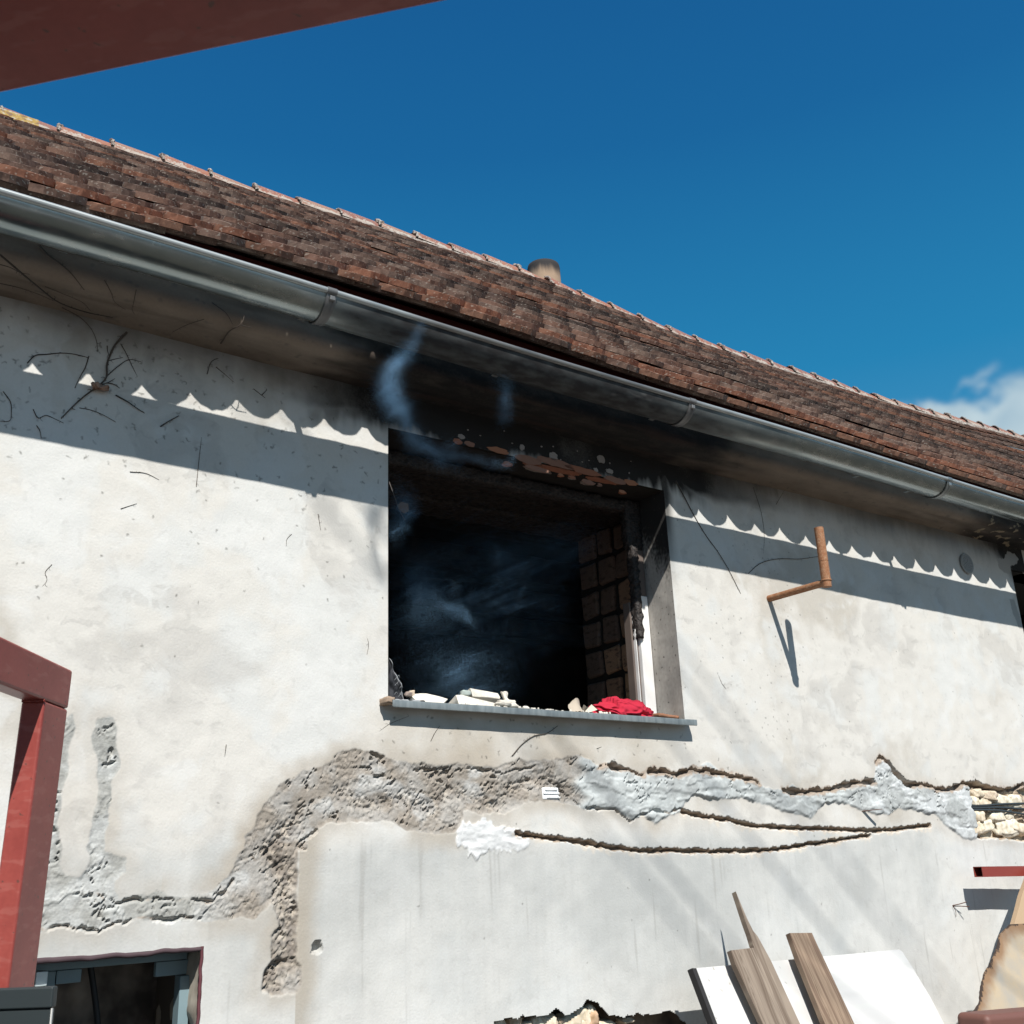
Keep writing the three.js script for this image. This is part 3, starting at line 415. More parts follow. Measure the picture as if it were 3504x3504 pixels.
{ // spots where the sooty skin has fallen off
  const pale = std([0.3, 0.27, 0.25], 0.95), red = [std([0.3, 0.125, 0.075], 0.95), std([0.26, 0.14, 0.1], 0.95), std([0.36, 0.16, 0.09], 0.95)], r = rng(14);
  const blob = (x, y, z, a, b, rot, mat, name) => { const pts = []; for (let i = 0; i < 22; i++) { const t = i / 22 * 6.283, k = 1 + 0.22 * noise(Math.cos(t) * 1.6 + x * 9, Math.sin(t) * 1.6 + y * 7) + 0.16 * (r() - 0.5); pts.push([Math.cos(t) * a * k, Math.sin(t) * b * k]); } const g = extrude(pts, 0.003, 0.0006); g.rotateZ(rot); g.translate(x, y, z); part(name, g, mat, wall); };
  const s = [[0.016, 0.011], [0.013, 0.014], [0.022, 0.021], [0.022, 0.019], [0.022, 0.011], [0.012, 0.01], [0.012, 0.02], [0.01, 0.026], [0.007, 0.014]];
  SPOTS.forEach(([x, y], i) => { if (i < 6) blob(x, y, 0.001, s[i][0], s[i][1], 0, pale, 'bare_spot'); });
  const f = [[0.022, 0.012], [0.024, 0.011], [0.052, 0.013], [0.02, 0.01], [0.07, 0.018], [0.1, 0.018], [0.1, 0.016], [0.065, 0.014], [0.04, 0.014], [0.07, 0.01], [0.035, 0.011], [0.014, 0.006], [0.02, 0.006], [0.012, 0.005], [0.02, 0.008]];
  FLAKES.forEach(([x, y], i) => blob(x, y + 0.004, 0.001, f[i][0], f[i][1], -0.03, i % 4 === 1 ? red[1] : red[i % 3], 'bare_spot'));
  for (let i = 0; i < 14; i++) blob(2.1 + r() * 0.9, 3.83 + r() * 0.08, 0.001, 0.002 + r() * 0.004, 0.0015 + r() * 0.003, 0, pale, 'bare_spot');
}

// a profile in (z, y) swept along the eaves from x = a to b, uv in metres: (x, arc length)
function sweep(profile, a, b, steps, shift = () => [0, 0]) {
  const pos = [], uv = [], idx = [], n = profile.length; let arc = [0];
  for (let i = 1; i < n; i++) arc.push(arc[i - 1] + Math.hypot(profile[i][0] - profile[i - 1][0], profile[i][1] - profile[i - 1][1]));
  for (let s = 0; s <= steps; s++) { const x = lerp(a, b, s / steps), [dz, dy] = shift(x); for (let i = 0; i < n; i++) { pos.push(x, profile[i][1] + dy, profile[i][0] + dz); uv.push(x, arc[i]); } }
  for (let s = 0; s < steps; s++) for (let i = 0; i < n - 1; i++) { const k = s * n + i; idx.push(k, k + n, k + 1, k + 1, k + n, k + n + 1); }
  const g = new THREE.BufferGeometry(); g.setAttribute('position', new THREE.Float32BufferAttribute(pos, 3)); g.setAttribute('uv', new THREE.Float32BufferAttribute(uv, 2)); g.setIndex(idx); g.computeVertexNormals(); return g;
}
function scaleUV(g, su, sv, ou = 0, ov = 0) { const u = g.attributes.uv; for (let i = 0; i < u.count; i++) u.setXY(i, u.getX(i) * su + ou, u.getY(i) * sv + ov); return g; }

{ // plastered box cornice under the eaves, with the boards above it
  const prof = [[-0.06, 3.935], [-0.015, 3.938], [0.012, 3.944], [0.03, 3.95]];
  for (let i = 0; i <= 6; i++) prof.push([lerp(0.05, 0.146, i / 6), 3.954]);
  for (let i = 1; i <= 6; i++) { const t = i / 6 * Math.PI / 2; prof.push([0.146 + 0.045 * Math.sin(t), 3.999 - 0.045 * Math.cos(t)]); }
  prof.push([0.192, 4.03], [0.192, 4.09]);
  const t = texture(2048, 96, (u, v) => {
    const x = -1 + u * 9, s = v * 0.45, n = fbm(x * 2.6, s * 7, 5), b = fbm(x * 9, s * 22 + 4, 4), g = noise(x * 90, s * 130);
    let c = mix3([0.25, 0.205, 0.165], [0.18, 0.143, 0.112], clamp(0.5 + n + 0.5 * b)); c = mix3(c, [0.12, 0.092, 0.07], 0.6 * smooth(fbm(x * 1.3 + 4, s * 14, 4), 0.1, 0.4));
    c = mix3(c, [0.14, 0.12, 0.1], smooth(noise(x * 16, s * 30) + 0.4 * noise(x * 50, s * 60), 0.62, 0.8) * 0.7);
    const soot = Math.max(smooth(x + 0.5 * n, 1.1, 1.75) * (1 - smooth(x + 0.5 * n, 3.2, 3.9)), smooth(x + 0.3 * n, 5.35, 5.95));
    let k = soot * clamp(0.97 + 0.15 * b + 0.05 * g); const rub = soot * smooth(fbm(x * 1.5, s * 26 + 2, 5), 0.12, 0.45); c = mix3(c, [0.0075, 0.0065, 0.0065], clamp(k)); c = mix3(c, [0.045, 0.024, 0.017], rub * 0.45);
    if (x > 5.6 && fbm(x * 11, s * 18, 4) > 0.22) c = mix3(c, [0.3, 0.24, 0.16], 0.9);
    return [c[0] * (1 + 0.07 * g), c[1] * (1 + 0.07 * g), c[2] * (1 + 0.07 * g)];
  });
  const shift = (x) => [0.004 * noise(x * 1.7, 2), 0.006 * noise(x * 1.1, 9) + 0.01 * smooth(x, 2, 6)];
  part('cornice', scaleUV(sweep(prof, -4, 14, 220, shift), 1 / 9, 1 / 0.45, 1 / 9), std([1, 1, 1], 0.92, { map: t }), house).userData.label = 'plastered box cornice, sooty over the burnt window';
  part('eaves_board', sweep([[0.19, 4.075], [0.21, 4.075], [0.21, 4.21], [0.18, 4.215]], -4, 14, 120, (x) => [0, 0.004 * noise(x * 2, 5)]), std([0.16, 0.035, 0.028], 0.7), house).userData.label = 'dark red eaves board behind the gutter';
}
// ---- gutter: line of its axis, from the measured lip and shadow
const gutterAt = (x) => { const t = (x - 0.4) / 5.3; return [lerp(0.382, 0.405, t), lerp(4.019, 3.992, t) + 0.004 * Math.sin(x * 2.1)]; };
{
  const R = 0.08, prof = [];
  const bead = []; for (let i = 0; i <= 14; i++) { const a = i / 14 * 2 * Math.PI; bead.push([R + 0.0105 * Math.cos(a), -0.009 + 0.0105 * Math.sin(a)]); }
  for (let i = 0; i <= 28; i++) { const a = -i / 28 * Math.PI; prof.push([R * Math.cos(a), R * Math.sin(a)]); }
  prof.push([-R, 0.012], [-R + 0.0015, 0.012]);
  for (let i = 28; i >= 0; i--) { const a = -i / 28 * Math.PI; prof.push([(R - 0.0015) * Math.cos(a), (R - 0.0015) * Math.sin(a)]); }
  const zinc = (x, s) => {
    const n = fbm(x * 2.2, s * 9, 5), b = fbm(x * 12, s * 34, 4), soot = smooth(x + 0.25 * n + 0.3 * s, 1.25, 1.55) * (1 - smooth(x + 0.6 * n - 1.1 * s, 2.6, 3.7));
    return [n, b, clamp(soot * (0.95 + 0.25 * b)), smooth(fbm(x * 3 + 7, s * 12, 4), 0.24, 0.36) * soot * smooth(x, 2.0, 2.6)];
  };
  const map = texture(2048, 128, (u, v) => {
    const x = -1 + u * 9, s = v * 0.6, [n, b, soot, wiped] = zinc(x, s), g = noise(x * 200, s * 200);
    let c = mix3([0.21, 0.25, 0.255], [0.32, 0.35, 0.345], clamp(0.5 + n + 0.4 * b)); c = mix3(c, [0.5, 0.5, 0.48], 0.35 * smooth(b + 0.4 * g, 0.2, 0.5));
    c = mix3(c, [0.022, 0.021, 0.022], soot); c = mix3(c, [0.17, 0.165, 0.16], wiped * 0.5);
    return c;
  });
  const rough = texture(2048, 128, (u, v) => { const x = -1 + u * 9, s = v * 0.6, [n, b, soot] = zinc(x, s); return clamp(0.25 + 0.1 * n + 0.08 * b + 0.6 * soot); }, false);
  const metal = texture(2048, 128, (u, v) => { const x = -1 + u * 9, s = v * 0.6, soot = zinc(x, s)[2]; return clamp(0.93 - 0.8 * soot); }, false);
  const zincMat = new THREE.MeshStandardMaterial({ map, roughnessMap: rough, metalnessMap: metal, roughness: 1, metalness: 1 });
  const g = scaleUV(sweep(prof, -4, 14, 160, gutterAt), 1 / 9, 1 / 0.6, 1 / 9);
  const gutter = part('gutter', g, zincMat, house); gutter.userData.label = 'half-round zinc gutter, sooty over the window';
  part('rolled_bead', scaleUV(sweep(bead, -4, 14, 160, gutterAt), 1 / 9, 1 / 0.6, 1 / 9), new THREE.MeshStandardMaterial({ map: texture(2048, 32, (u, v) => { const x = -1 + u * 9, n = fbm(x * 5, v * 3, 5), s = smooth(x + 0.3 * n, 1.35, 1.8) * (1 - smooth(x + 0.4 * n, 2.6, 3.3)); return mix3(mix3([0.36, 0.39, 0.39], [0.47, 0.49, 0.485], clamp(0.5 + n)), [0.16, 0.155, 0.15], s * 0.85); }), roughness: 0.42, metalness: 0.55 }), gutter);
  const strap = std([0.3, 0.32, 0.32], 0.4, { metalness: 0.75 }), dark = std([0.16, 0.16, 0.16], 0.55, { metalness: 0.4 });
  for (const [x, m, seam] of [[-0.6, strap, 1], [1.283, dark, 1], [2.93, dark, 1], [4.77, strap, 1], [6.6, strap, 1], [4.34, strap, 0], [0.5, strap, 0], [2.1, dark, 0]]) {
    const [z, y] = gutterAt(x), list = [];
    if (seam) {
      const band = []; for (let i = 0; i <= 24; i++) { const a = -i / 24 * Math.PI; band.push([(R + 0.002) * Math.cos(a), (R + 0.002) * Math.sin(a)]); } for (let i = 24; i >= 0; i--) { const a = -i / 24 * Math.PI; band.push([(R + 0.0055) * Math.cos(a), (R + 0.0055) * Math.sin(a)]); } band.push(band[0]);
      const sw = (p, a, b) => { const q = sweep(p, a, b, 1, () => [z, y]); return q; };
      list.push(sw(band, x - 0.017, x - 0.008), sw(band, x + 0.008, x + 0.017)); const mid = band.map(([p, q]) => [p * 0.985, q * 0.985]); list.push(sw(mid, x - 0.008, x + 0.008));
      const roll = new THREE.CylinderGeometry(0.0135, 0.0135, 0.034, 14); roll.rotateZ(Math.PI / 2); roll.translate(x, y - 0.009, z + R); list.push(roll);
      list.push(rbox(x - 0.006, x + 0.012, y - 0.042, y - 0.026, z + R - 0.004, z + R + 0.006, 0.002));
    }
    list.push(box(x - 0.012, x + 0.012, y + 0.002, y + 0.006, 0.22, z - R + 0.004));
    part('gutter_bracket', merge(list), m, gutter);
  }
}
// ---- roof: warped old slope between the eaves line and the ridge line
const eaveAt = (x) => { const t = (x - 0.4) / 5.1; return new THREE.Vector3(x, lerp(4.105, 4.064, t) + 0.012 + 0.017 * smooth(x, 0.75, 1.1) * (1 - 0.35 * smooth(x, 2, 3)) + 0.005 * noise(x * 1.3, 4) - 0.028 * (1 - smooth(x, 0.58, 0.78)) * 0.7 + 0.012 * smooth(x, 0.75, 1.0) * (1 - smooth(x, 2, 3)), lerp(0.382, 0.394, t)); };
const RIDGE = [[-4, 6.5], [0.55, 6.69], [1.9, 6.76], [3.6, 6.845], [4.6, 6.875], [5.1, 6.835], [6.5, 6.79], [8.9, 6.85], [12.4, 7.03], [16, 7.15]];
const ridgeAt = (x) => { for (let i = 1; i < RIDGE.length; i++) if (x <= RIDGE[i][0]) { const t = smooth(x, RIDGE[i - 1][0], RIDGE[i][0]); return new THREE.Vector3(x, lerp(RIDGE[i - 1][1], RIDGE[i][1], t), -2.8); } return new THREE.Vector3(x, 7.15, -2.8); };
{
  const roof = group('roof', house); roof.userData.label = 'steep slope of weathered brown plain tiles';
  { // boards under the tiles and the slope behind the ridge
    const pos = [], idx = [], n = 40; for (let i = 0; i <= n; i++) { const x = lerp(-4, 15, i / n), e = eaveAt(x), r = ridgeAt(x); pos.push(x, e.y - 0.03, e.z - 0.12, x, r.y - 0.16, r.z, x, r.y - 3.1, r.z - 3.2); }
    for (let i = 0; i < n; i++) for (let k = 0; k < 2; k++) { const q = i * 3 + k; idx.push(q, q + 3, q + 1, q + 1, q + 3, q + 4); }
    const g = new THREE.BufferGeometry(); g.setAttribute('position', new THREE.Float32BufferAttribute(pos, 3)); g.setIndex(idx); g.computeVertexNormals(); part('roof_boards', g, std([0.06, 0.04, 0.03], 0.95), roof);
  }
  const W = 0.172, L = 0.32, T = 0.023;
  // a plain tile with a rounded, chipped tail
  const tileGeo = (seed) => {
    const r = rng(seed), out = [], m = 9, sag = 0.039; for (let i = 0; i <= m; i++) { const u = i / m * 2 - 1; out.push([u * W / 2 + (r() - 0.5) * 0.003, sag * u * u * (0.6 + 0.4 * u * u) + (r() - 0.5) * 0.006]); }
    const edge = [], back = [], q = (list, a, b, c) => list.push(...a, ...b, ...c);
    const tops = out.map((p) => [p[0], p[1], T + (r() - 0.5) * 0.002]), bot = (p) => [p[0], p[1] + 0.002, 0], ch = out.map((p) => [p[0] * 0.985, p[1] + 0.006 + 0.008 * r(), T + 0.0008]);
    const tl = [-W / 2, L], tr = [W / 2, L];
    for (let i = 0; i < m; i++) {
      q(edge, bot(out[i]), bot(out[i + 1]), tops[i + 1]); q(edge, bot(out[i]), tops[i + 1], tops[i]); q(edge, tops[i], tops[i + 1], ch[i + 1]); q(edge, tops[i], ch[i + 1], ch[i]);
      const a = [lerp(-W / 2, W / 2, i / m), L, T], b = [lerp(-W / 2, W / 2, (i + 1) / m), L, T]; q(back, ch[i], ch[i + 1], b); q(back, ch[i], b, a);
    }
    q(edge, tops[0], [...tl, T], [...tl, 0]); q(edge, tops[0], [...tl, 0], bot(out[0])); q(edge, tops[m], [...tr, 0], [...tr, T]); q(edge, tops[m], bot(out[m]), [...tr, 0]);
    q(edge, bot(out[0]), [...tl, 0], [...tr, 0]); q(edge, bot(out[0]), [...tr, 0], bot(out[m]));
    const make = (pos) => { const g = new THREE.BufferGeometry(); g.setAttribute('position', new THREE.Float32BufferAttribute(pos, 3)); const uv = []; for (let i = 0; i < pos.length; i += 3) uv.push(pos[i] * 1.9 + seed * 0.37, (pos[i + 1] + pos[i + 2] * 1.4) * 1.9 + seed * 0.61); g.setAttribute('uv', new THREE.Float32BufferAttribute(uv, 2)); g.computeVertexNormals(); return g; };
    const e = make(edge), k = make(back); return mergeGeometries([e, k]);
  };
  const geos = Array.from({ length: 9 }, (_, i) => tileGeo(100 + i));
  const clayTones = [[0.19, 0.124, 0.097], [0.25, 0.15, 0.112], [0.155, 0.107, 0.088], [0.31, 0.155, 0.1], [0.108, 0.08, 0.067], [0.265, 0.19, 0.152]];
  const lich = (c, s, spots) => { const t = texture(256, 256, (u, v) => {
    const n = fbm(u * 9 + s, v * 9, 5), m = noise(u * 42 + s, v * 42), k = noise(u * 90, v * 90 + s); let q = mix3(c, [c[0] * 0.6, c[1] * 0.56, c[2] * 0.56], smooth(n, -0.15, 0.25));
    q = mix3(q, [0.48, 0.44, 0.38], spots * smooth(m + 0.5 * k + 0.4 * n, 0.5, 0.75)); return [q[0] * (1 + 0.2 * k), q[1] * (1 + 0.2 * k), q[2] * (1 + 0.2 * k)];
  }, true, true); return std([1, 1, 1], 0.93, { map: t }); };
  const clay = clayTones.map((c, i) => lich(c, i * 13.7, 0.6));
  const ROWS = 29, r = rng(77), all = [], M = new THREE.Matrix4(), up = new THREE.Vector3(), ax = new THREE.Vector3(), nn = new THREE.Vector3(), P = new THREE.Vector3();
  const eye = camera.position;
  const seam = (k) => k <= 9 ? 0.364 + 0.166 * k : k <= 16 ? 1.858 + 0.1771 * (k - 9) : 3.098 + 0.1885 * (k - 16), colX = (i) => seam(i + 0.5);
  for (let row = -1; row < ROWS; row++) {
    const rowShift = (row & 1 ? 0.5 : 0) + (row > 0 ? (r() - 0.5) * 0.36 : 0);
    const f = row < 0 ? 0.0103 : row / ROWS * 0.985, rowTone = r(), slip = (r() - 0.5) * (row > 0 ? 0.014 : 0), pairLift = row > 0 && row % 2 ? 0.013 : 0;
    for (let i = -12; i < 76; i++) {
      const x = colX(i + rowShift) + (r() - 0.5) * 0.012, pitch = x > 3.09 ? 0.1885 : x > 1.85 ? 0.1771 : 0.166;
      const e = eaveAt(x), g = ridgeAt(x); up.copy(g).sub(e); const len = up.length(); up.normalize(); ax.copy(eaveAt(x + 0.5)).sub(eaveAt(x - 0.5)).normalize(); nn.crossVectors(ax, up).normalize();
      P.copy(e).addScaledVector(up, f * len + slip + (r() - 0.5) * (row > 0 ? 0.009 : 0.007)).addScaledVector(nn, row < 0 ? -0.02 : (row ? 0.018 * fbm(x * 0.7, row * 0.3, 3) : 0) + pairLift + (r() - 0.5) * (r() < 0.1 ? 0.012 : 0.003));
      const tilt = -0.14 + (r() - 0.5) * 0.01, roll = (r() - 0.5) * 0.018, yaw = (r() - 0.5) * 0.022, sx = pitch / W * (row < 1 ? 0.998 : 0.985);
      const u2 = up.clone().applyAxisAngle(ax, tilt), n2 = nn.clone().applyAxisAngle(ax, tilt), a2 = ax.clone().applyAxisAngle(u2, roll).applyAxisAngle(nn, yaw); u2.applyAxisAngle(nn, yaw); n2.crossVectors(a2, u2).normalize(); u2.crossVectors(n2, a2);
      M.makeBasis(a2.multiplyScalar(sx), u2, n2).setPosition(P);
      const warm = 0.5 * fbm(x * 0.35 + row * 3.1, row * 0.9, 2) + (rowTone - 0.5) * 1.4 + (r() - 0.5) * 0.4;
      const pick = r(), tone = row === 0 && x < 1.5 ? (pick < 0.5 ? 1 : 3) : warm > 0.42 ? 3 : warm > 0.18 ? 1 : warm > -0.05 ? 5 : warm > -0.3 ? 0 : pick < 0.5 ? 2 : 4;
      all.push({ m: M.clone(), d: P.distanceTo(eye) + (x < 0.2 ? 50 : 0), geo: Math.floor(r() * 9), tone, x });
    }
  }
  all.sort((a, b) => a.d - b.d);
  all.slice(0, 296).forEach((t) => { const o = part('roof_tile', geos[t.geo], clay[t.tone], roof); o.matrixAutoUpdate = false; o.matrix.copy(t.m); t.m.decompose(o.position, o.quaternion, o.scale); o.matrixAutoUpdate = true; });
  const lists = clay.map(() => []); all.slice(296).forEach((t) => lists[t.tone].push(geos[t.geo].clone().applyMatrix4(t.m)));
  const field = mergeGeometries(lists.map((l) => mergeGeometries(l)), true), f = part('tile_field', field, clay, roof); f.userData.kind = 'stuff'; f.userData.label = 'the farther plain tiles up to the ridge';
  // ridge tiles bedded in mortar, each lapping over the next
  const capMats = [[0.25, 0.105, 0.075], [0.28, 0.12, 0.08], [0.22, 0.1, 0.08], [0.27, 0.15, 0.11]].map((c, i) => { const t = texture(256, 128, (u, v) => { const n = fbm(u * 8 + i * 9, v * 8, 5), k = noise(u * 50, v * 50); let q = mix3(c, [c[0] * 0.6, c[1] * 0.6, c[2] * 0.65], smooth(n, -0.1, 0.3)); q = mix3(q, [0.4, 0.36, 0.31], 0.7 * smooth(k * 0.7 + n * 1.3, 0.15, 0.6)); return mix3(q, [0.42, 0.38, 0.33], 0.8 * smooth(0.1 - v + 0.2 * n + 0.06 * k, 0, 0.07)); }, true, true); return std([1, 1, 1], 0.92, { map: t }); });
  const cap = (() => { const pos = [], uv = [], idx = [], n = 14, lens = [0, 0.015, 0.38]; for (let s = 0; s < 3; s++) for (let i = 0; i <= n; i++) { const a = i / n * Math.PI, R = [0.104, 0.108, 0.092][s]; pos.push(lens[s], Math.sin(a) * R * 0.92, Math.cos(a) * R); uv.push(lens[s] * 1.5, i / n); } for (let s = 0; s < 2; s++) for (let i = 0; i < n; i++) { const k = s * (n + 1) + i; idx.push(k, k + 1, k + n + 1, k + 1, k + n + 2, k + n + 1); } const g = new THREE.BufferGeometry(); g.setAttribute('position', new THREE.Float32BufferAttribute(pos, 3)); g.setAttribute('uv', new THREE.Float32BufferAttribute(uv, 2)); g.setIndex(idx); g.computeVertexNormals(); return g; })();
  const bed = [], rr = rng(41), ochre = std([1, 1, 1], 0.95, { map: texture(256, 256, (u, v) => { const n = fbm(u * 12, v * 12, 5); return mix3([0.3, 0.2, 0.055], n > 0.05 ? [0.35, 0.31, 0.25] : [0.16, 0.1, 0.06], smooth(Math.abs(n), 0.05, 0.3)); }, true, true) });
  for (let i = -6, x = 0.929 - 6 * 0.333; x < 15; i++, x += x < 4.5 ? 0.325 : 0.345) {
    const p = ridgeAt(x), q = ridgeAt(x + 0.4), o = part('ridge_tile', cap, capMats[Math.floor(rr() * 4)], roof); o.position.set(x, p.y - 0.055 + 0.012 * rr(), p.z); o.rotation.z = Math.atan2(q.y - p.y, 0.4) - 0.03; o.rotation.x = (rr() - 0.5) * 0.08; o.scale.y = 0.95 + 0.15 * rr();
    const pts = []; for (let k = 0; k <= 8; k++) { const a = 0.1 + k / 8 * 1.15; pts.push([x + 0.006 * (rr() - 0.5), p.y - 0.05 + Math.sin(a) * 0.1, p.z + Math.cos(a) * 0.108]); } bed.push(roughen(tube(pts, 0.006 + 0.007 * rr(), 7), 0.006, 40, i));
    if (rr() < 0.3) { const s = stoneGeo(0.014 + 0.02 * rr(), 0.01 + 0.008 * rr(), 0.014, i + 300, 2); s.translate(x + 0.012, p.y + 0.0 + 0.015 * rr(), p.z + 0.078); bed.push(s); }
  }
  const strip = (a, b, hi = 0) => { const pos = [], idx = [], n = Math.ceil((b - a) / 0.03); for (let i = 0; i <= n; i++) { const x = lerp(a, b, i / n), p = ridgeAt(x), k = 0.012 * fbm(x * 12, 3, 3), m = 0.03 * fbm(x * 9, 7, 4); pos.push(x, p.y - 0.125 + m * 0.8, p.z + 0.16 + m * 0.4, x, p.y - 0.085 + k * 1.5 + hi * 0.5, p.z + 0.128 + k + hi * 0.1, x, p.y - 0.05 + hi, p.z + 0.1); } for (let i = 0; i < n; i++) for (let c = 0; c < 2; c++) { const q = i * 3 + c; idx.push(q, q + 3, q + 1, q + 1, q + 3, q + 4); } const g = new THREE.BufferGeometry(); g.setAttribute('position', new THREE.Float32BufferAttribute(pos, 3)); g.setIndex(idx); g.computeVertexNormals(); return g; };
  const mt = texture(256, 256, (u, v) => mix3([0.12, 0.09, 0.075], [0.4, 0.37, 0.33], clamp(0.4 + 1.4 * fbm(u * 14, v * 14, 5))), true, true);
  const mortarMat = std([1, 1, 1], 0.95, { map: mt });
  const nouv = (g) => { g = g.index ? g.toNonIndexed() : g; const q = new THREE.BufferGeometry(); q.setAttribute('position', g.attributes.position); return q; };
  const wrapUV = (g) => boxUV((g.computeVertexNormals(), g), 2.3);
  const bedG = mergeGeometries([...bed, strip(0.75, 15)].map(nouv)); bedG.computeVertexNormals(); part('ridge_mortar', wrapUV(bedG), mortarMat, roof);
  const och = nouv(strip(-4, 0.76, 0.045)); och.computeVertexNormals(); part('ridge_mortar', wrapUV(och), ochre, roof).userData.label = 'ochre lichen-stained mortar at the left end of the ridge';
}
{ // chimney pot behind the ridge
  const R = 0.155, prof = [[R * 1.07, 5.6], [R * 1.06, 6.8], [R * 1.03, 7.1], [R, 7.28], [R * 0.985, 7.4], [R * 0.95, 7.43], [R * 0.85, 7.43], [R * 0.83, 7.3], [R * 0.83, 5.6]].map(([a, b]) => new THREE.Vector2(a, b)), g = new THREE.LatheGeometry(prof, 40), uv = g.attributes.uv, p = g.attributes.position;
  for (let i = 0; i < p.count; i++) uv.setXY(i, uv.getX(i), clamp((p.getY(i) - 6.7) / 0.9));
  const t = texture(512, 256, (u, v) => { const a = u * 6.283, n = fbm(Math.cos(a) * 2.2 + 4, Math.sin(a) * 2.2 + v * 2.5, 5), s = noise(u * 70, v * 3) * 0.6 + 0.4 * noise(u * 160, v * 6), y = 6.7 + v * 0.9;
    let c = mix3([0.5, 0.46, 0.37], [0.38, 0.35, 0.29], clamp(0.5 + n + 0.5 * s)); c = mix3(c, [0.3, 0.2, 0.13], smooth(y + 0.1 * n + 0.03 * s + 0.1 * Math.cos(a), 7.03, 7.29) * 0.9); return mix3(c, [0.025, 0.022, 0.022], smooth(y + 0.05 * n + 0.012 * s, 7.26, 7.38)); });
  g.translate(5.19, 0, -3.3); part('chimney_pot', g, std([1, 1, 1], 0.9, { map: t }), house).userData.label = 'round chimney pot with a smoke-blackened top';
}
// ---- burnt window
{
  const win = group('burnt_window', house); win.userData.label = 'burnt-out window opening with a charred frame and no glass';
  const charT = texture(256, 256, (u, v) => { const n = ridged(u * 12, v * 26, 4); return mix3([0.009, 0.008, 0.008], [0.05, 0.038, 0.033], clamp(n)); }, true, true), charB = texture(256, 256, (u, v) => clamp(0.5 + 0.5 * ridged(u * 14, v * 14, 4)), false, true);
  const char = std([1, 1, 1], 0.72, { map: charT, bumpMap: charB, bumpScale: 0.008 }), soot = std([0.014, 0.0125, 0.012], 0.95), sootBrown = std([0.014, 0.011, 0.009], 0.95);
  // outer reveals of render, the right one in view: sooty above, pale below
  const rv = texture(128, 512, (u, v) => { const z = u, y = 2.74 + v * 1.06, n = fbm(z * 3, y * 4, 5), g = noise(z * 20, y * 60); let c = mix3([0.42, 0.395, 0.36], [0.3, 0.28, 0.255], clamp(0.5 + n + 0.3 * g)); c = mix3(c, [0.02, 0.018, 0.017], smooth(y + 0.14 * n + 0.05 * g - 0.18 * z, 3.3, 3.52)); return mix3(c, [0.05, 0.045, 0.04], 0.8 * smooth(noise(z * 17, y * 70) + 0.4 * g, 0.78, 0.9)); });
  const reveal = (x, flip) => { const g = new THREE.PlaneGeometry(0.24, 1.07, 16, 70); g.rotateY(flip ? -Math.PI / 2 : Math.PI / 2); g.translate(x, 2.74 + 0.53, -0.119); const p = g.attributes.position, uv = g.attributes.uv; for (let i = 0; i < p.count; i++) { const y = p.getY(i), z = p.getZ(i); p.setX(i, x + (z < -0.004 ? 0.003 * fbm(z * 20, y * 20, 3) : 0)); uv.setXY(i, clamp(-z / 0.24), clamp((y - 2.74) / 1.06)); } g.computeVertexNormals(); return g; };
  const revMat = std([1, 1, 1], 0.93, { map: rv });
  part('reveal', reveal(OPEN.x1, true), revMat, win); part('reveal', reveal(OPEN.x0, false), soot, win);
  // solid jambs behind them
  part('jamb', box(OPEN.x1 + 0.004, 3.335, 2.7, 3.81, -0.24, -0.008), soot, win); part('jamb', box(1.62, OPEN.x0 - 0.004, 2.7, 3.81, -0.24, -0.008), soot, win);
  // frame: white below, charred and swollen above
  const white = std([0.76, 0.75, 0.73], 0.45), scorched = std([0.13, 0.1, 0.085], 0.7);
  const fr = group('window_frame', win);
  part('white_post', merge([rbox(3.124, 3.186, 2.752, 3.33, -0.2, -0.162, 0.004), rbox(3.106, 3.1105, 2.752, 3.24, -0.2, -0.175, 0.002)]), white, fr).userData.label = 'white lower length of the right frame post';
  part('scorched_post', merge([rbox(3.124, 3.184, 3.331, 3.55, -0.198, -0.164, 0.004), rbox(3.111, 3.1235, 2.752, 3.3, -0.215, -0.18, 0.003), rbox(3.094, 3.1055, 2.752, 3.3, -0.235, -0.19, 0.003)]), scorched, fr);
  const bump = (g) => roughen(g, 0.006, 60, 3);
  const seg = (x0, x1, y0, y1, z0, z1, s) => { const g = new THREE.BoxGeometry(x1 - x0, y1 - y0, z1 - z0, 3, Math.ceil((y1 - y0) / 0.012), 3); g.translate((x0 + x1) / 2, (y0 + y1) / 2, (z0 + z1) / 2); return boxUV(roughen(g, 0.009, 55, s), 3); };
  part('charred_post', seg(3.104, 3.135, 3.13, 3.56, -0.19, -0.15, 3), char, fr); part('charred_post', seg(3.1, 3.185, 3.551, 3.79, -0.21, -0.165, 8), char, fr); part('charred_post', seg(1.76, 1.8, 2.76, 3.79, -0.22, -0.17, 5), char, fr);
  part('charred_head', (() => { const g = new THREE.BoxGeometry(1.4, 0.05, 0.05, 110, 4, 4); g.translate(2.46, 3.762, -0.2); return boxUV(roughen(g, 0.009, 40, 6), 3); })(), char, fr);
  // lintel: four charred baulks side by side over the opening
  [[-0.002, -0.2, 3.797, 1], [-0.205, -0.41, 3.789, 2], [-0.42, -0.6, 3.8, 3], [-0.61, -0.8, 3.785, 4]].forEach(([a, b, y, s]) => { const g = new THREE.BoxGeometry(1.9, 0.16, a - b, 150, 6, 14); g.translate(2.48, y + 0.08, (a + b) / 2); const q = roughen(g, s === 1 ? 0.002 : 0.008, 26, s * 7), p = q.attributes.position; for (let i = 0; i < p.count; i++) if (s === 1 && p.getZ(i) > -0.012) p.setZ(i, -0.012); q.computeVertexNormals(); part('lintel_beam', boxUV(q, 2), s === 1 ? sootBrown : char, win); });
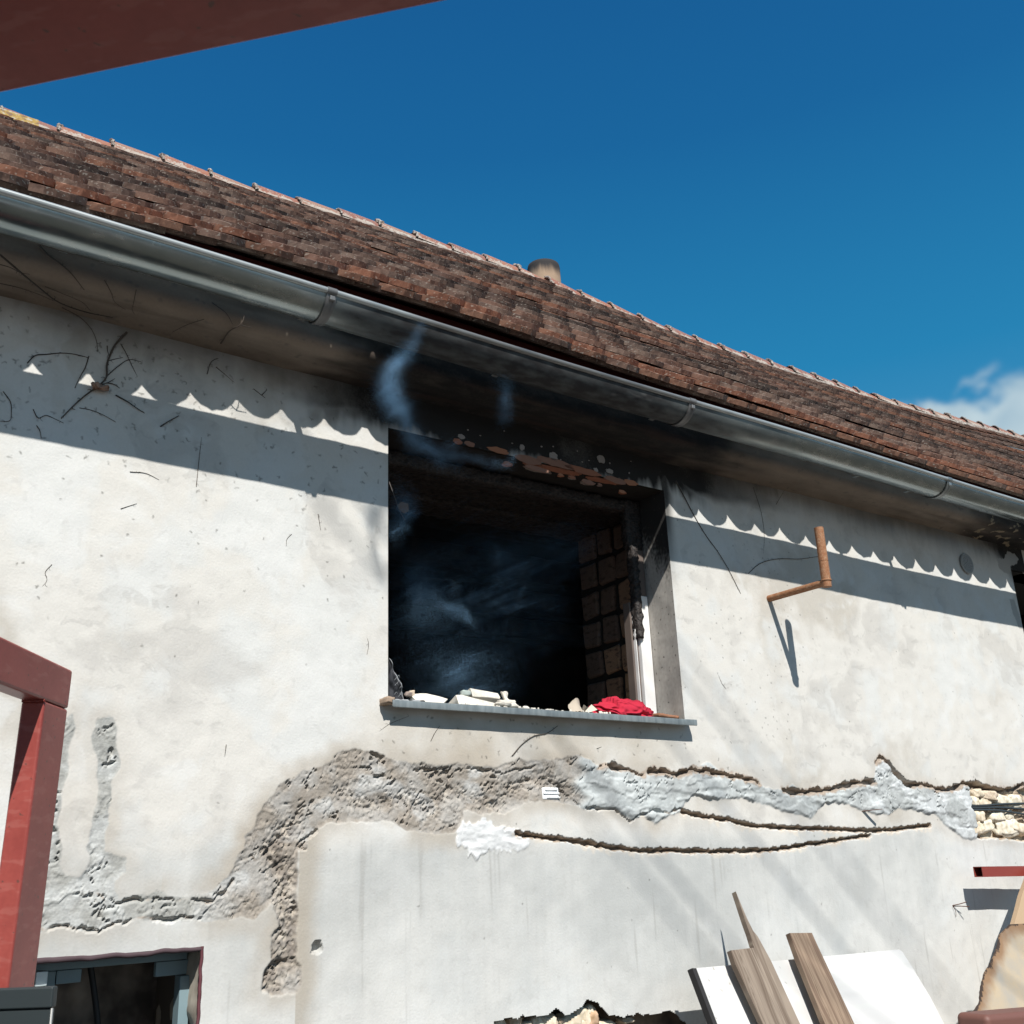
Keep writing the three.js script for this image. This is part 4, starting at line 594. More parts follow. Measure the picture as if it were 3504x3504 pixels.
  // underside spots where the soot skin flaked
  const red = std([0.34, 0.14, 0.085], 0.95), pale = std([0.25, 0.2, 0.18], 0.95), r = rng(21);
  [[2.366, -0.086, 0.025, 0.02], [2.518, -0.072, 0.07, 0.018], [2.813, -0.093, 0.04, 0.02], [2.649, -0.08, 0.016, 0.012], [2.709, -0.078, 0.022, 0.012], [2.879, -0.089, 0.014, 0.01], [3.034, -0.112, 0.022, 0.014], [2.6, -0.03, 0.13, 0.022], [2.85, -0.034, 0.1, 0.02], [2.45, -0.035, 0.04, 0.015]].forEach(([x, z, a, b], n) => { const pts = []; for (let i = 0; i < 24; i++) { const t = i / 24 * 6.283, k = 1 + 0.3 * noise(Math.cos(t) * 2 + x * 9, Math.sin(t) * 2) + 0.2 * (r() - 0.5); pts.push([Math.cos(t) * a * k, Math.sin(t) * b * k]); } const g = extrude(pts, 0.004, 0.0008); g.rotateX(Math.PI / 2); g.translate(x, 3.7955, z); part('bare_spot', g, n < 7 && n % 3 ? pale : red, win); });
  // sill: bent zinc sheet on a bed of mortar
  const sillT = texture(1024, 64, (u, v) => { const n = fbm(u * 60, v * 4, 4), s = noise(u * 120, v * 2); return mix3([0.2, 0.23, 0.24], [0.31, 0.345, 0.35], clamp(0.5 + n + 0.3 * s)); });
  const sp = [[0.045, 2.7235], [0.052, 2.721], [0.0555, 2.7235], [0.0555, 2.744], [0.0545, 2.7465], [-0.165, 2.752], [-0.165, 2.75], [0.0525, 2.744], [0.0525, 2.7245]];
  const sg = sweep(sp, 1.738, 3.206, 60, (x) => [0.001 * noise(x * 4, 2), lerp(0.0025, -0.003, (x - 1.738) / 1.468) + 0.0018 * noise(x * 5, 1)]); { const u = sg.attributes.uv; for (let i = 0; i < u.count; i++) u.setXY(i, (u.getX(i) - 1.738) / 1.468, u.getY(i) / 0.3); }
  part('sill', sg, new THREE.MeshStandardMaterial({ map: sillT, roughness: 0.5, metalness: 0.45 }), win).userData.label = 'bent grey zinc window sill';
  part('sill_bed', boxUV(roughen(box(1.72, 3.19, 2.69, 2.742, -0.8, -0.022), 0.003, 30), 1), std([0.16, 0.14, 0.12], 0.95), win);
  part('sill_end', boxUV(roughen(new THREE.BoxGeometry(0.035, 0.022, 0.06, 4, 3, 4).translate(1.732, 2.747, 0.02), 0.005, 60), 1), std([0.3, 0.22, 0.16], 0.9), win).userData.label = 'broken stub of wood at the left end of the sill';
  // inner reveal of bricks on the right, far side of the thick wall on the left
  part('inner_reveal', box(3.325, 3.336, 2.742, 3.81, -0.8, -0.24), std([0.012, 0.01, 0.009], 0.95), win); part('inner_reveal', box(1.6, 1.62, 2.742, 3.81, -0.8, -0.24), soot, win);
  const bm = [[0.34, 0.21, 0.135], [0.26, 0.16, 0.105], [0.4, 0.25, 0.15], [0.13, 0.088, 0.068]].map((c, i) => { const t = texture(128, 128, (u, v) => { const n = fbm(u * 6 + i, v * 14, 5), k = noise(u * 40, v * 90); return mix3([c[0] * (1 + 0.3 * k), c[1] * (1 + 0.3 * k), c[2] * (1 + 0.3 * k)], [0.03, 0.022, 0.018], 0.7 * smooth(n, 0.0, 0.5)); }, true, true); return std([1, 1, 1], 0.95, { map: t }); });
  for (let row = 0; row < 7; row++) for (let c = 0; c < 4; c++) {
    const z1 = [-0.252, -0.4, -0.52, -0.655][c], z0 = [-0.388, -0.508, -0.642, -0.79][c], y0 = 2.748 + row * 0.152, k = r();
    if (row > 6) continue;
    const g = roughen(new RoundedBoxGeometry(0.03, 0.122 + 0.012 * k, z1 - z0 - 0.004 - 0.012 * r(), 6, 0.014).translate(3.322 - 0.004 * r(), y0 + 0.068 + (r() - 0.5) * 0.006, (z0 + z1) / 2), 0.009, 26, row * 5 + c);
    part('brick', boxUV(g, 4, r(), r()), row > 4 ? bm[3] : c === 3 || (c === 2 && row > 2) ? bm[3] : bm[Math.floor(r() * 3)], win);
  }
}
{ // burnt room behind, and the room at the end window
  const t = texture(256, 256, (u, v) => mix3([0.006, 0.006, 0.007], [0.03, 0.024, 0.02], clamp(0.45 + fbm(u * 8, v * 8, 5))), true, true), m = std([1, 1, 1], 0.95, { map: t });
  const room = (a, b) => merge([box(a - 0.1, a, 1.9, 4.2, -4.3, -0.8), box(b, b + 0.1, 1.9, 4.2, -4.3, -0.8), box(a, b, 1.9, 4.2, -4.4, -4.3), box(a, b, 4.1, 4.2, -4.3, -0.8), box(a, b, 1.9, 2.0, -4.3, -0.8)]);
  part('burnt_room', boxUV(room(0.2, 9), 0.4), m, house);
  for (let i = 0; i < 4; i++) { const g = roughen(new THREE.BoxGeometry(8.7, 0.16, 0.14, 150, 3, 3).translate(4.6, 4.02, -1.3 - i * 0.75), 0.012, 12, i * 3); part('ceiling_beam', boxUV(g, 1), m, house); }
  part('reveal', box(6.1, SIDE.x0 - 0.001, 2.74, 3.8, -0.8, -0.02), std([0.02, 0.018, 0.016], 0.95), house); part('reveal', box(7.5, 7.52, 2.74, 3.8, -0.8, -0.02), std([0.02, 0.018, 0.016], 0.95), house); part('lintel', box(6.1, 7.52, 3.8, 3.95, -0.8, -0.02), std([0.02, 0.018, 0.016], 0.95), house); part('sill', box(6.1, 7.52, 2.7, 2.74, -0.8, 0.05), std([0.3, 0.32, 0.32], 0.6), house);
}
{ // low window with a blue-grey steel frame in a rough recess
  const low = group('cellar_window', house); low.userData.label = 'low window recess with a blue-grey steel frame and dark stone behind';
  const blue = std([0.19, 0.27, 0.3], 0.5), paint = std([0.1, 0.028, 0.035], 0.7), r = rng(61);
  const f = (a, b, c, d, e = -0.14, g = -0.115) => rbox(a, b, c, d, e, g, 0.002);
  part('frame_bar', f(0.64, 1.128, 1.962, 1.99), blue, low); part('frame_bar', f(0.728, 0.757, 1.0, 1.961), blue, low); part('frame_bar', f(1.105, 1.136, 1.0, 1.918, -0.15, -0.1), blue, low);
  part('corner_plate', f(0.758, 0.825, 1.926, 1.961, -0.13, -0.112), blue, low); part('corner_plate', f(1.034, 1.15, 1.921, 1.961, -0.13, -0.112), blue, low);
  part('hinge', merge([rbox(0.69, 0.722, 1.93, 1.968, -0.09, -0.05, 0.003), rbox(0.688, 0.722, 1.912, 1.927, -0.09, -0.03, 0.003)]), std([0.5, 0.55, 0.56], 0.4, { metalness: 0.5 }), low);
  const side = stoneWall(0.4, 1.0, 18, 40, 3); side.rotateY(-Math.PI / 2); side.translate(1.135, 1.5, -0.2); const st = texture(128, 256, (u, v) => mix3([0.3, 0.26, 0.21], [0.5, 0.46, 0.39], clamp(0.5 + fbm(u * 8, v * 16, 5)))); part('reveal', side, std([1, 1, 1], 0.95, { map: st }), low);
  part('reveal', box(0.55, 0.585, 1.0, 2.0, -0.8, -0.008), std([0.25, 0.22, 0.2], 0.95), low);
  const top = stoneWall(0.56, 0.8, 30, 16, 5); top.rotateX(Math.PI / 2); top.translate(0.86, 2.004, -0.405); part('reveal', top, std([0.12, 0.09, 0.09], 0.95), low);
  const e1 = []; for (let i = 0; i <= 16; i++) { const x = lerp(0.585, 1.135, i / 16); e1.push([x, 1.996 + 0.003 * noise(x * 9, 2), -0.004]); } part('painted_edge', roughen(tube(e1, 0.009, 8, 0.8, 90), 0.0025, 23), std([0.07, 0.043, 0.05], 0.85), low);
  const e2 = []; for (let i = 0; i <= 16; i++) { const y = lerp(2.0, 1.3, i / 16); e2.push([1.131 + 0.003 * noise(y * 11, 2), y, -0.002]); } part('painted_edge', roughen(tube(e2, 0.0055, 6, 1, 90), 0.003, 25), paint, low);
  const back = stoneWall(0.9, 1.1, 90, 90, 9); back.translate(0.9, 1.5, -0.42); const bt = texture(256, 256, (u, v) => { const n = fbm(u * 7, v * 7, 5); return mix3([0.07, 0.06, 0.055], [0.34, 0.3, 0.26], clamp(0.4 + n * 1.3)); }); part('stone_backing', back, std([1, 1, 1], 0.95, { map: bt }), low);
  part('pole', tube([[0.86, 2.0, -0.2], [0.88, 1.92, -0.2], [0.905, 1.8, -0.2], [0.95, 1.5, -0.22]], 0.009, 8), std([0.015, 0.015, 0.017], 0.6), low);
}
function stoneWall(w, h, nx, ny, s) { const g = new THREE.PlaneGeometry(w, h, nx, ny), p = g.attributes.position; for (let i = 0; i < p.count; i++) p.setZ(i, 0.03 * fbm(p.getX(i) * 7 + s, p.getY(i) * 7, 4) * smooth(Math.min(w / 2 - Math.abs(p.getX(i)), h / 2 - Math.abs(p.getY(i))), 0, 0.05)); g.computeVertexNormals(); return g; }

// ---------------------------------------------------------------- things on and before the wall
{ // rusty pipe sticking out of the wall and turning up
  const t = texture(256, 256, (u, v) => { const n = fbm(u * 7, v * 18, 5), k = noise(u * 50, v * 90); let c = mix3([0.24, 0.095, 0.04], [0.36, 0.19, 0.1], clamp(0.5 + n)); c = mix3(c, [0.5, 0.36, 0.25], 0.5 * smooth(k + n, 0.45, 0.7)); return mix3(c, [0.09, 0.045, 0.03], smooth(-k + n * 0.6, 0.4, 0.65)); }, true, true);
  const m = std([1, 1, 1], 0.85, { map: t, metalness: 0.1 }), p = group('rusty_pipe', scene, [3.827, 3.35, 0]);
  tag(p, 'rusty bent steel pipe jutting from the wall right of the burnt window', 'pipe');
  const a = new THREE.CylinderGeometry(0.0165, 0.0165, 0.36, 20); a.rotateX(Math.PI / 2); a.translate(0, 0.004, 0.165); part('arm', a, m, p);
  const b = new THREE.CylinderGeometry(0.0215, 0.0215, 0.275, 20, 1, true), b2 = new THREE.CylinderGeometry(0.018, 0.018, 0.275, 20, 1, true); const up = merge([b, b2]); up.translate(0, 0.128, 0.345); part('upright', up, m, p);
  const ring = new THREE.RingGeometry(0.018, 0.0215, 20); ring.rotateX(-Math.PI / 2); ring.translate(0, 0.2655, 0.345); part('pipe_mouth', ring, m, p);
  const w = new THREE.TorusGeometry(0.0205, 0.005, 8, 24); w.rotateX(Math.PI / 2); w.translate(0, 0.012, 0.345); part('weld', w, m, p); const c = new THREE.CylinderGeometry(0.0212, 0.0212, 0.012, 20); c.translate(0, -0.012, 0.345); part('pipe_cap', c, m, p);
  const w2 = new THREE.TorusGeometry(0.0218, 0.0012, 6, 24); w2.rotateX(Math.PI / 2); w2.translate(0, 0.105, 0.345); part('seam', w2, m, p);
}
{ // square steel bar on the wall at the right edge
  const steel = std([0.21, 0.035, 0.026], 0.5), p = group('square_steel_bar', scene, [5.0, 2.065, 0.12]); p.rotation.z = -0.028; p.rotation.y = -0.02;
  tag(p, 'dark red hollow square steel bar running off along the wall at the right edge', 'steel bar');
  const s = new THREE.Shape([[-0.0245, -0.0245], [0.0245, -0.0245], [0.0245, 0.0245], [-0.0245, 0.0245]].map((q) => new THREE.Vector2(...q))), h = new THREE.Path([[-0.021, -0.021], [-0.021, 0.021], [0.021, 0.021], [0.021, -0.021]].map((q) => new THREE.Vector2(...q))); s.holes.push(h);
  const g = new THREE.ExtrudeGeometry(s, { depth: 1.6, bevelEnabled: false }); g.rotateY(Math.PI / 2); part('tube', g, steel, p); part('wall_plate', box(1.45, 1.5, -0.06, 0.06, -0.15, -0.024), steel, p);
}
{ // nails and a bent strap in the wall
  const rust = std([0.12, 0.06, 0.04], 0.7, { metalness: 0.4 });
  const n = group('wall_nail', scene, [4.915, 1.91, 0]); tag(n, 'pair of bent nails driven into the wall left of the red bar', 'nails');
  part('nail', tube([[0, 0, -0.01], [0.02, 0.006, 0.02], [0.052, 0.016, 0.05]], 0.0022, 6), rust, n); part('nail', tube([[0, -0.002, -0.01], [0.03, -0.002, 0.02], [0.062, -0.006, 0.055]], 0.0022, 6), rust, n); part('nail', tube([[0, 0, 0.004], [0.008, -0.022, 0.01], [0.012, -0.05, 0.005]], 0.0014, 6), rust, n);
  const s = group('metal_strap', scene, [4.318, 2.366, 0]); tag(s, 'short rusty metal strap sticking out of the pale cement repair', 'strap');
  const g = box(-0.008, 0.008, -0.0015, 0.0015, -0.02, 0.09); g.rotateX(-0.06); g.rotateY(0.75); part('band', g, rust, s);
}
{ // boards leaning on the wall at lower right
  const lean = Math.atan(0.35), wood = (c0, c1, s) => { const t = texture(128, 1024, (u, v) => { const w = u * 1 + 0.12 * fbm(u * 2 + s, v * 3, 3), g = noise(w * 22 + s, v * 1.6) * 0.6 + noise(w * 60, v * 3 + s) * 0.4, k = noise(u * 90, v * 14); const kx = (u - 0.62) * 1.3, ky = (v - 0.45 - s * 0.01) * 7, kn = Math.exp(-(kx * kx + ky * ky) * 16); let c = mix3(c0, c1, clamp(0.5 + 1.3 * g + 0.25 * k)); c = mix3(c, [c0[0] * 0.5, c0[1] * 0.45, c0[2] * 0.4], smooth(g + 0.3 * k, 0.32, 0.6) * 0.75); return mix3(c, [0.12, 0.07, 0.045], kn * 0.8); }); return std([1, 1, 1], 0.88, { map: t }); };
  // an outline measured in the plane of the board (x, y), given its thickness and laid back on the slope z = z0 + 0.35 (y0 - y)
  function leaning(name, label, category, outline, z0, y0, thick, mats, slope = 0.35) {
    const th = Math.atan(slope), base = [outline[0][0], 0], g0 = extrude(outline.map(([x, y]) => [x, (y - y0) / Math.cos(th)]), thick, 0.0012), g = boxUV(g0, 1), p = group(name, scene, [0, y0, z0]);
    tag(p, label, category); let x0 = 1e9, x1 = -1e9, lo = 1e9, hi = -1e9; const q = g.attributes.position, uv = g.attributes.uv;
    for (let i = 0; i < q.count; i++) { x0 = Math.min(x0, q.getX(i)); x1 = Math.max(x1, q.getX(i)); lo = Math.min(lo, q.getY(i)); hi = Math.max(hi, q.getY(i)); }
    for (let i = 0; i < q.count; i++) uv.setXY(i, (q.getX(i) - x0) / (x1 - x0) + 0.3 * (q.getY(i) - lo), (q.getY(i) - lo) / (hi - lo));
    g.translate(0, 0, -thick); g.rotateX(-th); return [p, g];
  }
  const down = (P, yb) => P.map(([x, y]) => [x, y]);
  // the outlines go on to the ground below the frame
  const extend = (P, i, j, yb) => { const out = P.map((q) => [...q]); for (const k of [i, j]) { const prev = k === i ? P[k - 1] : P[(k + 1) % P.length], s = (P[k][0] - prev[0]) / (P[k][1] - prev[1]); out[k] = [P[k][0] + s * (yb - P[k][1]) * 0.6, yb]; } return out; };
  {
    const P = extend(BOARD, 6, 7, 0.05), t = texture(512, 512, (u, v) => { const n = fbm(u * 5, v * 5, 5), k = noise(u * 120, v * 120); const dirt = 0.5 * smooth(fbm(u * 4 + 3, v * 9, 5), 0.12, 0.4) + 0.5 * smooth(fbm(u * 30, v * 3 + 6, 3), 0.25, 0.4), c = (0.6 + 0.04 * n) * (1 - 0.22 * dirt); return noise(u * 90, v * 90) + 0.3 * k > 0.83 ? [0.4, 0.38, 0.35] : [c, c * 0.995, c * 0.97]; });
    const [p, g] = leaning('white_board', 'large white board leaning on the wall behind two planks', 'board', P, 0.1, 2, 0.022, null);
    part('panel', g, std([1, 1, 1], 0.55, { map: t }), p);
    const th = Math.atan(0.35), e = extrude([[BOARD[0][0] - 0.02, (BOARD[0][1] + 0.002 - 2) / Math.cos(th)], [BOARD[0][0] - 0.0005, (BOARD[0][1] - 2) / Math.cos(th)], [P[7][0] - 0.0005, (0.05 - 2) / Math.cos(th)], [P[7][0] - 0.02, (0.05 - 2) / Math.cos(th)]], 0.03, 0.001); e.translate(0, 0, -0.031); e.rotateX(-th); part('edge_strip', e, std([0.02, 0.019, 0.02], 0.8), p).userData.label = 'black edge of the board';
  }
  const w1 = wood([0.13, 0.095, 0.07], [0.29, 0.235, 0.185], 3), w2 = wood([0.14, 0.09, 0.062], [0.3, 0.22, 0.155], 8);
  { const [p, g] = leaning('weathered_plank', 'weathered plank with a long splinter at its top, leaning on the white board', 'plank', extend(PLANK_1, 11, 12, 0.05), 0.15, 2.053, 0.024, null); part('plank_body', g, w1, p); }
  { const [p, g] = leaning('weathered_plank', 'sawn-off brown plank leaning on the white board, right of the splintered one', 'plank', extend(PLANK_2, 4, 5, 0.05), 0.15, 2.053, 0.024, null); part('plank_body', g, w2, p); }
  {
    const jag = []; const P = SHEET.slice(0, 11); P.forEach((q, i) => { jag.push(q); if (i > 2 && i < 10) for (let k = 1; k < 6; k++) { const t = k / 6, n = P[i + 1]; jag.push([lerp(q[0], n[0], t) + 0.008 * noise(i * 3 + k * 0.7, 2), lerp(q[1], n[1], t) + 0.006 * noise(i * 2 + k, 9)]); } });
    jag.push([4.1, 0.7], [4.9, 0.7]);
    const t = texture(512, 512, (u, v) => { const n = fbm(u * 6, v * 6, 5), k = noise(u * 70, v * 70); return mix3([0.5, 0.4, 0.27], [0.4, 0.37, 0.32], clamp(0.5 + n + 0.2 * k)); });
    const [p, g] = leaning('scorched_sheet', 'tan scorched sheet with a burnt ragged edge in the lower right corner', 'sheet', jag, 0.32, 2, 0.008, null);
    { // scorch along the edge: brown, with its own ragged outline
      const q = g.attributes.position, th = Math.atan(0.35), col = new Float32Array(q.count * 3); const s = texture(1024, 1024, (u, v) => { const x = 4.05 + u * 1.0, y = 0.7 + v * 1.15, d = -polyDist(x + 0.02 * fbm(x * 14, y * 14, 4), y + 0.02 * fbm(x * 14 + 5, y * 14, 4), jag), n = fbm(x * 9, y * 9, 5), k = noise(x * 90, y * 90); let c = mix3([0.44, 0.35, 0.235], [0.34, 0.31, 0.265], clamp(0.5 + n + 0.15 * k)); c = mix3([0.24, 0.145, 0.08], c, smooth(d + 0.03 * n, 0.01, 0.07)); return mix3([0.04, 0.025, 0.018], c, smooth(d + 0.006 * k, 0.001, 0.008)); });
      const uv = g.attributes.uv, f = new THREE.Vector3(); for (let i = 0; i < q.count; i++) { const along = f.set(0, Math.cos(th), -0).set(q.getX(i), q.getY(i), q.getZ(i)); uv.setXY(i, (along.x - 4.05) / 1.0, (2 + along.y - 0.7) / 1.15); }
      part('sheet_body', g, std([1, 1, 1], 0.8, { map: s }), p);
    }
  }
  { const [p, g] = leaning('tan_timber', 'tan board standing behind the scorched sheet under the red bar', 'board', [...TIMBER.slice(0, 4), [4.93, 0.8], [5.3, 0.8], ...TIMBER.slice(4)], 0.22, 2, 0.03, null, 0.3); part('board_body', g, std([0.4, 0.285, 0.18], 0.85), p); }
  { const g = new RoundedBoxGeometry(1.2, 0.12, 0.12, 3, 0.02), p = group('brown_steel_beam', scene, [3.98, 1.572, 1.0]); tag(p, 'red-brown steel beam end at the very bottom right corner', 'steel beam'); p.rotation.z = -0.06; part('beam_body', g, std([0.15, 0.065, 0.05], 0.6), p); }
}
const redSteel = (() => { const t = texture(512, 512, (u, v) => { const n = fbm(u * 5, v * 5, 5), k = noise(u * 60, v * 60), d = noise(u * 34, v * 47) + 0.5 * noise(u * 90, v * 90); let c = mix3([0.235, 0.042, 0.034], [0.3, 0.06, 0.048], clamp(0.5 + n + 0.25 * k)); c = mix3(c, [0.36, 0.12, 0.1], 0.35 * smooth(fbm(u * 9, v * 30 + 4, 4), 0.12, 0.35)); return mix3(c, [0.09, 0.045, 0.035], 0.8 * smooth(d, 0.86, 0.98)); }, true, true); return std([1, 1, 1], 0.42, { map: t }); })();
{ // red painted steel frame close by on the left
  const red = redSteel;
  const p = group('red_steel_frame', scene, [0.5065, 2.6256, 0.8753]); tag(p, 'red painted frame of rectangular steel tube at the left edge', 'steel frame');
  // own axes: x to the right across the tube, z back towards the near end of the top rail
  p.rotation.y = -0.581; p.rotation.order = 'YXZ'; p.rotation.z = -0.02;
  part('top_rail', boxUV(rbox(-0.047, 0, -0.082, 0, -0.0, 2.4, 0.006), 2), red, p); part('post', boxUV(rbox(-0.047, -0.0006, -1.5, -0.0825, 0.0, 0.125, 0.006), 2), red, p);
  const hole = new THREE.CylinderGeometry(0.0055, 0.0055, 0.004, 18); hole.rotateZ(Math.PI / 2); hole.translate(0.0005, -0.03, 0.37); part('drill_hole', hole, std([0.02, 0.004, 0.004], 0.9), p);
  const weld = tube([[-0.045, -0.083, 0.126], [-0.02, -0.0835, 0.1265], [0.0, -0.083, 0.126]], 0.003, 6); part('weld', roughen(weld, 0.0015, 200), red, p);
}
{ // dark steel box with a wing nut under the post
  const d = std([0.018, 0.026, 0.029], 0.55), p = group('dark_steel_box', scene, [0.0, 0, 0]); tag(p, 'dark green-black steel case with a wing nut below the red post', 'steel case');
  const g = group('case', p, [0.448, 2.0326, 1.236]); g.rotation.y = -0.67; part('cover', rbox(-0.6, 0, -0.03, 0.002, -0.014, 0.004, 0.003), d, g); part('body', rbox(-0.6, -0.002, -0.9, -0.0305, -0.014, 0.0, 0.003), d, g); part('edge_trim', box(-0.0015, 0.0005, -0.9, -0.0305, -0.002, 0.0015), std([0.6, 0.6, 0.58], 0.5), g);
  const w = group('wing_nut', p, [0.435, 1.976, 1.218]); w.rotation.y = -0.67; const zn = std([0.4, 0.43, 0.42], 0.45, { metalness: 0.6 }); const hub = new THREE.CylinderGeometry(0.006, 0.008, 0.012, 14); hub.rotateX(Math.PI / 2); part('hub', hub, zn, w);
  for (const s of [-1, 1]) { const l = new THREE.SphereGeometry(0.0075, 12, 8); l.scale(1, 1.15, 0.35); l.translate(s * 0.0105, 0.0035, 0.002); part('wing', l, zn, w); }
}
{ // canopy that the photographer stands under: its front beam shows in the corner, its sheet shades the yard below
  const p = group('steel_canopy', scene, [0.2146, 2.9, 2.457]); tag(p, 'dark red steel canopy beam overhead in the top left corner', 'canopy');
  p.rotation.y = -Math.atan2(0.2951, 0.2707); part('beam_body', boxUV(rbox(-2.2, 1.6, 0, 0.16, 0, 0.2, 0.006), 2), redSteel, p); part('roof_sheet', rbox(-2.6, 2.2, 0.163, 0.17, -0.02, 4.5, 0.002), std([0.2, 0.2, 0.2], 0.7), p); for (const z of [1.4, 2.8, 4.2]) part('cross_beam', rbox(-2.6, 2.2, 0.06, 0.16, z, z + 0.06, 0.004), redSteel, p);
  part('lower_flange', boxUV(rbox(-2.2, 1.6, -0.008, -0.0005, 0.0, 0.2, 0.002), 2), redSteel, p);
}
// ---- things lying on the sill
{
  const pt = texture(128, 128, (u, v) => { const n = fbm(u * 8, v * 8, 5); return mix3([0.7, 0.66, 0.585], [0.58, 0.53, 0.46], clamp(0.4 + n)); }, true, true); pt.repeat.set(8, 8); const plaster = std([1, 1, 1], 0.95, { map: pt });
  const chunk = (label, outline, z, thick, tilt, seed) => { let cx = 0, cy = 1e9; outline.forEach(([x, y]) => { cx += x / outline.length; cy = Math.min(cy, y); }); let g = extrude(outline.map(([x, y]) => [x - cx, y - cy]), thick, 0.003); g = roughen(g, 0.0025, 90, seed); g.translate(0, 0, -thick); g.rotateX(tilt); const o = part('plaster_chunk', boxUV(g, 1), plaster); o.position.set(cx, Math.max(cy, 2.7495), z); tag(o, label, 'plaster chunk', 'fallen plaster on the sill'); return o; };
  chunk('smooth white plaster slab, leftmost large piece on the sill', [[1.858, 2.781], [1.871, 2.796], [1.9, 2.8], [1.924, 2.8], [1.974, 2.792], [2.009, 2.781], [1.99, 2.766], [1.977, 2.752], [1.9, 2.748], [1.87, 2.762]], 0.0, 0.05, -0.5, 1);
  chunk('long wedge of white plaster tapering right along the sill', [[2.037, 2.795], [2.06, 2.797], [2.12, 2.787], [2.197, 2.772], [2.24, 2.756], [2.33, 2.75], [2.3, 2.746], [2.1, 2.748], [2.04, 2.752]], 0.015, 0.06, -0.45, 2);
  chunk('tilted plaster slab lying on top of the wedge', [[2.125, 2.832], [2.15, 2.828], [2.211, 2.822], [2.249, 2.819], [2.256, 2.8], [2.25, 2.793], [2.19, 2.796], [2.128, 2.797]], -0.03, 0.05, -0.35, 3).position.y = 2.793;
  chunk('thin plaster splinter leaning on the right end of the tilted slab', [[2.247, 2.818], [2.256, 2.818], [2.281, 2.79], [2.272, 2.784], [2.262, 2.79]], -0.01, 0.012, -0.1, 4).position.y = 2.784;
  const r = rng(55); const names = ['small plaster crumb beside the wedge, nearest the slab', 'plaster flake under the tilted slab', 'plaster lump behind the splinter', 'flat plaster flake right of the wedge tip', 'plaster crumb at the right tip of the wedge', 'greenish crumb between the two big pieces', 'tan crumb beside the charred netting', 'dark crumb left of the smooth slab'];
  [[2.23, 2.765, 0.02, 0.03, 0.008], [2.255, 2.772, 0.0, 0.035, 0.012], [2.277, 2.808, -0.035, 0.012, 0.015], [2.27, 2.762, 0.01, 0.026, 0.009], [2.335, 2.752, 0.02, 0.014, 0.01], [2.086, 2.802, -0.02, 0.02, 0.012], [1.862, 2.789, -0.03, 0.012, 0.012], [1.842, 2.784, -0.02, 0.014, 0.009]].forEach(([x, y, z, a, b], i) => { const o = part('plaster_crumb', boxUV(roughen(stoneGeo(a, b, a * 0.7, i + 500, 2), 0.003, 100, i), 1), i === 5 ? std([0.4, 0.45, 0.42], 0.6) : i === 6 ? std([0.5, 0.4, 0.3], 0.9) : i === 7 ? std([0.25, 0.2, 0.17], 0.9) : plaster); o.position.set(x, y, z); tag(o, names[i], 'plaster crumb', 'fallen plaster on the sill'); });
  const grit = []; for (let i = 0; i < 90; i++) { const x = 2.0 + Math.pow(r(), 0.9) * 0.75, g = stoneGeo(0.003 + 0.008 * r() * r(), 0.002 + 0.004 * r(), 0.004, i + 700, 1); g.translate(x, 2.75 + 0.001 * r(), 0.045 - r() * 0.06); grit.push(g); } const gm = mergeGeometries(grit.map((g) => { g = g.index ? g.toNonIndexed() : g; return g; })); tag(part('plaster_grit', boxUV(gm, 1), plaster), 'white plaster grit strewn along the sill', 'grit', null, 'stuff');
  // scrap of cardboard, cloth, wood
  const card = std([0.42, 0.36, 0.29], 0.9), sheetGeo = (f, n = 14) => { const pos = [], idx = []; for (let j = 0; j <= n; j++) for (let i = 0; i <= n; i++) pos.push(...f(i / n, j / n)); for (let j = 0; j < n; j++) for (let i = 0; i < n; i++) { const k = j * (n + 1) + i; idx.push(k, k + 1, k + n + 1, k + 1, k + n + 2, k + n + 1); } const g = new THREE.BufferGeometry(); g.setAttribute('position', new THREE.Float32BufferAttribute(pos, 3)); g.setIndex(idx); g.computeVertexNormals(); return g; };
  const sc = group('cardboard_scrap', scene, [2.6, 2.75, 0]); tag(sc, 'curled grey-brown cardboard scrap left of the red cloth', 'scrap');
  part('curled_flap', sheetGeo((u, v) => [-0.055 + 0.085 * u + 0.012 * v * (1 - u), v * (0.032 + 0.026 * Math.sin(u * 3.0)) + 0.004 * noise(u * 6, v * 6), 0.03 - 0.03 * Math.sin(v * 1.7) - 0.02 * u + 0.02 * Math.sin(u * 3)]), card, sc); part('torn_flap', sheetGeo((u, v) => [0.018 + 0.06 * u, v * (0.032 - 0.012 * u) * (1 - 0.3 * Math.abs(noise(u * 5, 2))), 0.0 + 0.02 * v - 0.02 * u]), card, sc); part('torn_flap', sheetGeo((u, v) => [0.04 + 0.045 * u - 0.03 * v, 0.002 + v * 0.02 * u + 0.012 * u, 0.035 - 0.01 * u]), std([0.62, 0.55, 0.45], 0.9), sc);
  { // crumpled red cloth
    let g = new THREE.SphereGeometry(1, 160, 110); const p = g.attributes.position;
    for (let i = 0; i < p.count; i++) { let x = p.getX(i), y = p.getY(i), z = p.getZ(i); const wx = x + 0.35 * noise(x * 1.4, y * 1.4 + z), wy = y + 0.35 * noise(x * 1.4 + 7, z * 1.4 - y), f1 = 1 - Math.abs(noise(wx * 2.3 + 0.8 * wy, wy * 2.6 + z * 1.2)) * 2, f2 = 1 - Math.abs(noise(wx * 4.6 - z, wy * 5.2 + 3 + z * 2)) * 2, k = 0.86 + 0.17 * f1 + 0.07 * f2; const top = x < -0.35 ? 0.72 : x > 0.62 ? 0.8 : 1; p.setXYZ(i, x * 0.168 * k, Math.max(-0.001, 0.012 + y * 0.068 * k * top), z * 0.082 * k); }
